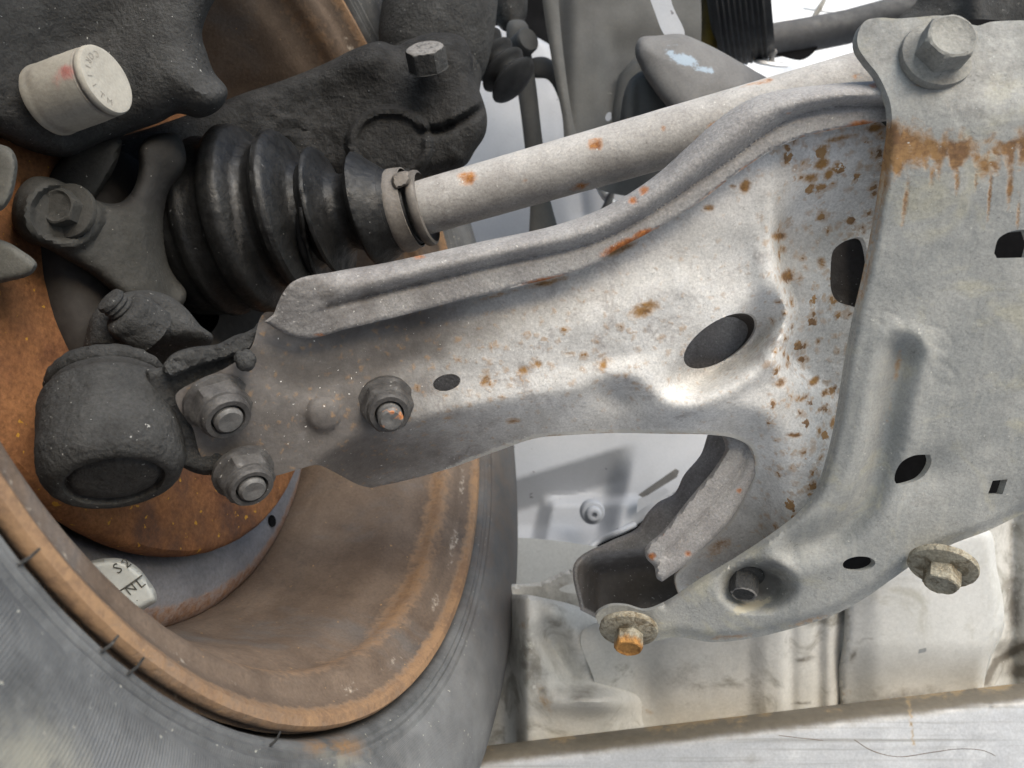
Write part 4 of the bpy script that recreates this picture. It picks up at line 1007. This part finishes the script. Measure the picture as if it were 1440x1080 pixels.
# tape like bright tab
relief('shield_tab', [(897, 702, 1), (936, 686, 1), (940, 692, 1), (908, 712, 1), (895, 722, 1)], lambda x, y, e: .585 + 0 * x, M['shield'], ss, 4, thick=.003)

# ------------------------------------------------------------------ chassis behind the bracket foot
ch = thing('chassis_rail', 'beige dusty chassis rail under the subframe bracket, lower right', 'chassis rail', P(1050, 930, .47))
def box_d(x, y, e):
    d = .432 + (y - 900) * .00010
    d = d - .004 * sstep(x, 1050, 1080) * (1 - sstep(x, 1098, 1120)) + .003 * np.exp(-((x - 1112) / 8) ** 2) + .003 * np.exp(-((x - 1152) / 8) ** 2)
    d = d + .003 * sstep(x, 1112, 1150) + .012 * sstep(x, 1165, 1190)
    d = d + .007 * gauss(x, y, 905, 960, 26, 50) 
    return d + .0012 * (fb2(x, y, 30, 3, 3) - .5)
relief('rail_side', [(818, 890), (900, 862), (1000, 850), (1195, 800), (1200, 1000), (1000, 1060), (850, 1080), (836, 960)], box_d, M['chassis'], ch, 5, thick=.004, attrs={'dark': lambda x, y, e: .30 * gauss(x, y, 1132, 940, 16, 50) + .34 * gauss(x, y, 970, 950, 60, 40) + .3 * gauss(x, y, 880, 1000, 40, 40) + .6 * gauss(x, y, 1132, 927, 16, 3, -10) + .8 * gauss(x, y, 1130, 988, 18, 2, -4), 'rust': lambda x, y, e: .5 * gauss(x, y, 900, 1000, 40, 12)})
relief('rail_box', [(1188, 820, 1), (1262, 792), (1390, 745), (1402, 800), (1412, 862), (1410, 880), (1390, 930), (1382, 975, 1), (1300, 1000), (1180, 1010, 1), (1178, 950), (1186, 900)], lambda x, y, e: .424 + (y - 850) * .00004 + .010 * sstep(y, 900, 985) + .006 * sstep(x, 1240, 1190) + .001 * (fb2(x, y, 50, 3) - .5), M['body'], ch, 6, thick=.004, roll=14, rolld=.008,
       holes=[curve_pts([(1292, 913, 1), (1303, 911, 1), (1302, 917, 1), (1291, 919, 1)], True, 4)], attrs={'dark': lambda x, y, e: .55 * gauss(x, y, 1250, 985, 110, 22, -4) + .8 * gauss(x, y, 1200, 920, 5, 12, 20) + .5 * gauss(x, y, 1225, 897, 30, 3, -15), 'rust': lambda x, y, e: .5 * gauss(x, y, 1190, 975, 20, 12)})
relief('rail_end', [(1376, 750), (1400, 730), (1520, 690), (1520, 1000), (1384, 990), (1392, 930), (1412, 880)], lambda x, y, e: .445 + .008 * np.exp(-((x - 1425) / 13) ** 2) + .012 * sstep(y, 896, 926) * sstep(x, 1380, 1408) + .001 * (fb2(x, y, 40, 5) - .5), M['chassis'], ch, 5, thick=.004, attrs={'dark': lambda x, y, e: np.clip(.25 + .8 * np.exp(-(pdist(x, y, np.array([(1385, 960.), (1400, 930), (1440, 908)]))[0] / 5) ** 2) + .6 * gauss(x, y, 1425, 850, 10, 40) + .8 * gauss(x, y, 1440, 945, 26, 10), 0, 1)})
def kn2(x, y, e):
    d = .436 + .045 * sstep(-x, -745, -705) - .004 * (1 - np.exp(-e / 26)) + .030 * sstep(x + .35 * (900 - y), 810, 930) - .012 * gauss(x, y, 765, 870, 30, 26) + .016 * gauss(x, y, 778, 905, 16, 50, -25) + .008 * gauss(x, y, 845, 950, 50, 24)
    d = d - .012 * gauss(x, y, 830, 985, 60, 16)
    return d + .0016 * (fb2(x, y, 36, 6, 3) - .5)
relief('rail_casting', [(690, 842), (735, 836), (770, 842), (810, 852), (838, 866), (862, 900), (900, 920), (935, 960), (960, 1020), (860, 1070), (690, 1080)], kn2, M['chassis'], ch, 5, thick=.02, roll=8, rolld=.005, attrs={'dark': lambda x, y, e: np.clip(.42 * sstep(fb2(x, y, 46, 8), .38, .66) + .6 * gauss(x, y, 780, 876, 16, 6, 20) + .5 * gauss(x, y, 758, 960, 16, 60, -15), 0, 1), 'pale': lambda x, y, e: .55 * gauss(x, y, 740, 900, 26, 40) + .4 * gauss(x, y, 745, 1000, 20, 60, -20), 'rust': lambda x, y, e: .55 * gauss(x, y, 765, 985, 14, 40, -20) + .5 * gauss(x, y, 735, 880, 12, 12)})
relief('cross_gusset', [(690, 830), (760, 818), (800, 800), (818, 800), (835, 868), (800, 860), (750, 848), (690, 850)], lambda x, y, e: .47 + 0 * x, M['chassis'], ch, 5, thick=.004, holes=[curve_pts([(786, 829), (800, 822), (822, 822), (822, 833), (800, 834)], True, 4)], roll=5, rolld=.003, attrs={'dark': lambda x, y, e: .38 + 0 * x})
relief('rail_backing', [(640, 780), (1000, 780), (1540, 660), (1540, 1180), (640, 1180)], lambda x, y, e: .52 + 0 * x, M['body'], ch, 20, thick=.004, attrs={'pale': lambda x, y, e: .3 + 0 * x})

# ------------------------------------------------------------------ bare metal beam at the bottom
bm = thing('support_beam', 'scratched bare metal beam along the bottom edge', 'beam', P(1080, 1060, .42))
def bm_d(x, y, e):
    yt = 1047 - (x - 700) * .1175
    t = np.clip((y - yt) / 36, 0, 1)
    return .405 + .018 * (1 - t) ** 2.2 + .0008 * (fb2(x * .15, y, 8, 3, 3) - .5)
relief('beam_body', [(520, 1068, 1), (1560, 946, 1), (1560, 1250, 1), (520, 1250, 1)], bm_d, M['beam'], bm, 6, thick=.03, attrs={
    'rust': lambda x, y, e: np.maximum.reduce([.66 * np.exp(-e / 20) * sstep(fb2(x, y, 40, 4), .35, .6), .8 * gauss(x, y, 1281, 1015, 4, 60, -6), .5 * gauss(x, y, 1400, 970, 30, 12), .5 * gauss(x, y, 1172, 1000, 24, 10)]),
    'dark': lambda x, y, e: np.clip(.95 * (1 - sstep(y - (1047 - (x - 700) * .1175), 14, 40)) + .35 * gauss(x, y, 1055, 1070, 18, 10), 0, 1)})
def scratch(pts_, w, nm='scratch'):
    c = curve_pts(pts_, False, 8); x, y = c[:, 0], c[:, 1]
    tube(nm, P(x, y, bm_d(x, y, None) + .0001), w * .6, M['rim'], bm, 6)
scratch([(1201, 1040), (1225, 1055), (1262, 1064), (1310, 1058), (1350, 1053), (1385, 1056), (1400, 1063)], .0004)
scratch([(1095, 1034), (1120, 1037), (1157, 1041)], .0004)

# ------------------------------------------------------------------ upper background: strut, link, tower, mount, pulley
stt = thing('strut_tube', 'dark grey strut tube rising above the black casting', 'strut', P(620, 60, .47))
lathe('tube_body', P(600, 150, .47), unit([.16, 1, -.05]), fine([(-.02, .031), (.03, .031), (.05, .0305), (.12, .030), (.2, .030)], .01), M['grease_grey'], stt, 60, (.0004, 60, 3), True, True)
lathe('collar', P(618, 20, .47), unit([.16, 1, -.05]), fine([(-.035, .031), (-.030, .0335), (.03, .0345), (.05, .034)], .004), M['grease_grey'], stt, 60, (.0004, 60, 4), True, True)
bl = thing('rubber_bellows', 'small black ribbed rubber bellows hanging beside the strut', 'bellows', P(700, 100, .53))
bpf = []
for i in range(4): bpf += [(i * .011, .009 + .001 * i), (i * .011 + .0055, .017 + .0005 * i)]
lathe('bellows_body', P(672, 62, .52), unit([.62, -.72, -.2]), fine(bpf + [(.044, .008)], .002), M['rubber_dull'], bl, 48, None, True, True)
lk = thing('stabilizer_link', 'grey forked link with a bolt in front of the blue grey shield', 'link', P(740, 150, .56))
relief('link_arm', [(716, 30), (738, 30), (748, 80), (754, 120), (762, 190), (772, 270), (784, 360), (752, 360), (745, 280), (736, 190), (726, 120), (716, 80)], lambda x, y, e: .555 - .004 * (1 - np.exp(-e / 5)), M['tower'], lk, 4, thick=.012)
relief('link_bow', [(742, 86), (766, 80), (790, 98), (806, 140), (820, 190), (838, 260), (816, 260), (802, 192), (788, 145), (770, 112), (748, 108)], lambda x, y, e: .560 - .003 * (1 - np.exp(-e / 4)), M['tower'], lk, 4, thick=.010)
lathe('link_bolt', P(738, 60, .550), unit([.5, .1, -.85]), fine([(-.012, .0095), (.004, .0092, 1), (.0055, .008, 1), (.0058, .0004)], .0015), M['tower'], lk, 36, None, True, True)
relief('link_boss', [(690, -60), (740, -60), (742, 0), (738, 30), (724, 46), (706, 42), (694, 20)], lambda x, y, e: .57 - .016 * (1 - np.exp(-e / 16)), M['grease_grey'], lk, 5, thick=.02, attrs={'pale': lambda x, y, e: .9 * gauss(x, y, 700, 38, 9, 9)})
tw = thing('suspension_tower', 'tall grey sheet steel tower with folded edge, top centre', 'tower', P(830, 100, .52))
relief('tower_panel', [(782, -80), (960, -80), (985, 100), (960, 260), (830, 260), (812, 200), (797, 120), (785, 40)], lambda x, y, e: .515 - .00005 * (y - 100) + .010 * sstep(-x, -812, -780) + .006 * sstep(x, 840, 866) * sstep(y, 20, 80) + .001 * (fb2(x, y, 70, 3) - .5), M['tower'], tw, 6, thick=.004, holes=[ell(856, 164, 4.5, 6.5, 20, 14)], attrs={'dark': lambda x, y, e: .25 * gauss(x, y, 810, 180, 12, 60) + .12 * sstep(x, 850, 860) * sstep(y, 40, 60), 'pale': lambda x, y, e: .45 * sstep(fb2(x, y, 12, 3), .66, .75)})
relief('tower_flange', [(758, -80), (780, -80), (786, 10), (794, 90), (806, 170), (822, 240), (806, 240), (790, 160), (775, 80), (764, 10)], lambda x, y, e: .505 - .003 * (1 - np.exp(-e / 5)), M['tower'], tw, 4, thick=.006, attrs={'dark': lambda x, y, e: .2 + 0 * x})
tube('tower_swage', P([872, 874, 884, 905, 925], [240, 160, 110, 86, 80], [.520, .519, .517, .515, .515]), [.006, .007, .007, .006, .004], M['tower'], tw, 14)
mt = thing('engine_mount', 'blunt grey alloy engine mount with a bluish scuffed patch, above the drive shaft', 'engine mount', P(980, 100, .42))
relief('mount_body', [(893, 72), (899, 54), (925, 50), (958, 48), (985, 58), (1010, 70), (1035, 84), (1062, 100), (1082, 114), (1060, 140), (960, 170), (938, 150), (915, 120), (903, 100)], lambda x, y, e: .44 + (y - 80) * -.00012 - .012 * (1 - np.exp(-e / 20)) + .012 * sstep(x, 1015, 1080), M['mount'], mt, 4.5, thick=.02, roll=8, rolld=.005,
       attrs={'pale': lambda x, y, e: np.maximum.reduce([1.0 * gauss(x, y, 962, 84, 24, 10, 12), .9 * gauss(x, y, 990, 98, 22, 7, 10), .8 * gauss(x, y, 945, 76, 14, 8, 20), .6 * gauss(x, y, 945, 64, 14, 3, -5)]), 'dark': lambda x, y, e: .8 * sstep(x, 1020, 1080) + .35 * gauss(x, y, 985, 97, 16, 4, 14)})
relief('mount_boss', [(886, 112), (904, 100), (928, 120), (950, 148), (964, 190), (900, 230), (876, 200), (874, 150)], lambda x, y, e: .470 - .010 * (1 - np.exp(-e / 8)) + .004 * np.exp(-((x - 900) / 9) ** 2), M['tower'], mt, 4.5, thick=.02, roll=6, rolld=.004)
relief('mount_strap', [(906, -60), (932, -60), (945, 5), (962, 52), (940, 54), (922, 20)], lambda x, y, e: .47 + 0 * x, M['shield'], mt, 5, thick=.004)
yb = thing('stained_tank', 'yellow stained dark tank glimpsed between strap and pulley at the top', 'tank', P(972, 30, .60))
relief('tank_body', [(930, -80), (1010, -80), (1012, 70), (960, 64), (945, 20)], lambda x, y, e: .60 - .01 * (1 - np.exp(-e / 16)), M['yellow'], yb, 6, thick=.03, attrs={'dark': lambda x, y, e: .7 * gauss(x, y, 985, 20, 14, 60)})
pl = thing('ribbed_pulley', 'black ribbed rubber pulley at the top edge', 'pulley', P(1045, 30, .54))
pp = [(-.022, .02), (-.022, .058)]
for i in range(9): pp += [(-.018 + i * .004, .060), (-.0165 + i * .004, .0585)]
pp += [(.020, .058), (.022, .02)]
lathe('pulley_drum', P(1040, -20, .60), unit([.93, .12, -.34]), pp, M['rubber_dull'], pl, 90, None, True, True)
lathe('pulley_rim', P(1006, -22, .612), unit([.93, .12, -.34]), fine([(-.006, .03), (-.005, .056), (0, .058), (.004, .055), (.005, .03)], .003), M['grease_grey'], pl, 60, None, True, True)
wp = thing('white_panel', 'bright white painted panel seen through the gap at the top', 'panel', P(1170, 60, .75))
relief('panel_sheet', [(1040, -150), (1480, -150), (1480, 40), (1300, 180), (1040, 220)], lambda x, y, e: .80 + (60 - y) * .0011 + .004 * sstep(fb2(x, y, 40, 3), .5, .6), M['white'], wp, 10, thick=.004, attrs={'dark': lambda x, y, e: .25 * sstep(fb2(x, y, 24, 5), .62, .72)})
pc = thing('push_clip', 'white round push clip with a pin on the white panel, above the shaft', 'clip', P(1082, 92, .62))
lathe('clip_disc', P(1084, 91, .60), unit([.1, .86, -.5]), fine([(0, .0135), (.0012, .0138), (.0024, .012), (.0026, .002)], .001), M['white'], pc, 40, None, True, True)
lathe('clip_pin', P(1084, 91, .60), unit([.05, .95, -.3]), fine([(.001, .003), (.006, .0022), (.008, .0034), (.011, .003), (.012, .0004)], .001), M['mount'], pc, 20, None, True, True)
pw = thing('wired_clip', 'small white clip with twisted wire at the top edge of the white panel', 'clip', P(1155, 15, .72))
lathe('clip_disc', P(1153, 16, .72), unit([.1, .86, -.5]), fine([(0, .016), (.0012, .0164), (.0024, .014), (.0026, .002)], .001), M['white'], pw, 40, None, True, True)
tube('clip_wire', P([1138, 1146, 1152, 1158, 1166, 1160], [34, 22, 12, 2, -14, -40], [.70, .70, .70, .70, .70, .70]), [.001, .0024, .0026, .002, .0014, .001], M['chassis'], pw, 8, attr={'dark': lambda V: .6 + 0 * V[:, 0]})
dp = thing('dark_pipe', 'dark dusty pipe crossing in front of the white panel', 'pipe', P(1170, 45, .66))
tube('pipe_body', P([1040, 1080, 1130, 1190, 1250, 1320, 1420], [66, 58, 50, 38, 22, 10, -4], [.66] * 7), [.0145] * 7, M['mount'], dp, 24, True, (.0008, 60, 3), {'dark': lambda V: .55 * sstep(topx(V)[1] - (58 - (topx(V)[0] - 1090) * .2), -8, 10) + .62})
relief('pipe_bracket', [(1040, 62), (1090, 56), (1120, 70), (1150, 66), (1130, 84), (1090, 78), (1050, 80)], lambda x, y, e: .655 + 0 * x, M['dark'], dp, 6, thick=.006)
eg = thing('engine_casing', 'dark engine casing at the top right corner above the bracket', 'engine casing', P(1380, 10, .5))
relief('casing_body', [(1262, 30), (1290, 0), (1300, -90), (1560, -90), (1560, 70), (1300, 60)], lambda x, y, e: .56 - .02 * (1 - np.exp(-e / 30)) - .012 * np.exp(-((x - 1375) / 22) ** 2), M['grease_grey'], eg, 7, thick=.03, crust=(.001, 60, 4))

# ------------------------------------------------------------------ near black sheet added behind everything to block sky in the gaps
la = thing('dark_backdrop', 'near black sheet added behind everything to darken the gaps', 'backdrop', P(500, 200, .9))
relief('backdrop_sheet', [(-900, -300), (400, -300), (2300, -300), (2300, 1500), (-900, 1500)], lambda x, y, e: 1.10 + .03 * fb2(x, y, 200, 3), M['dark'], la, 40, thick=.004)
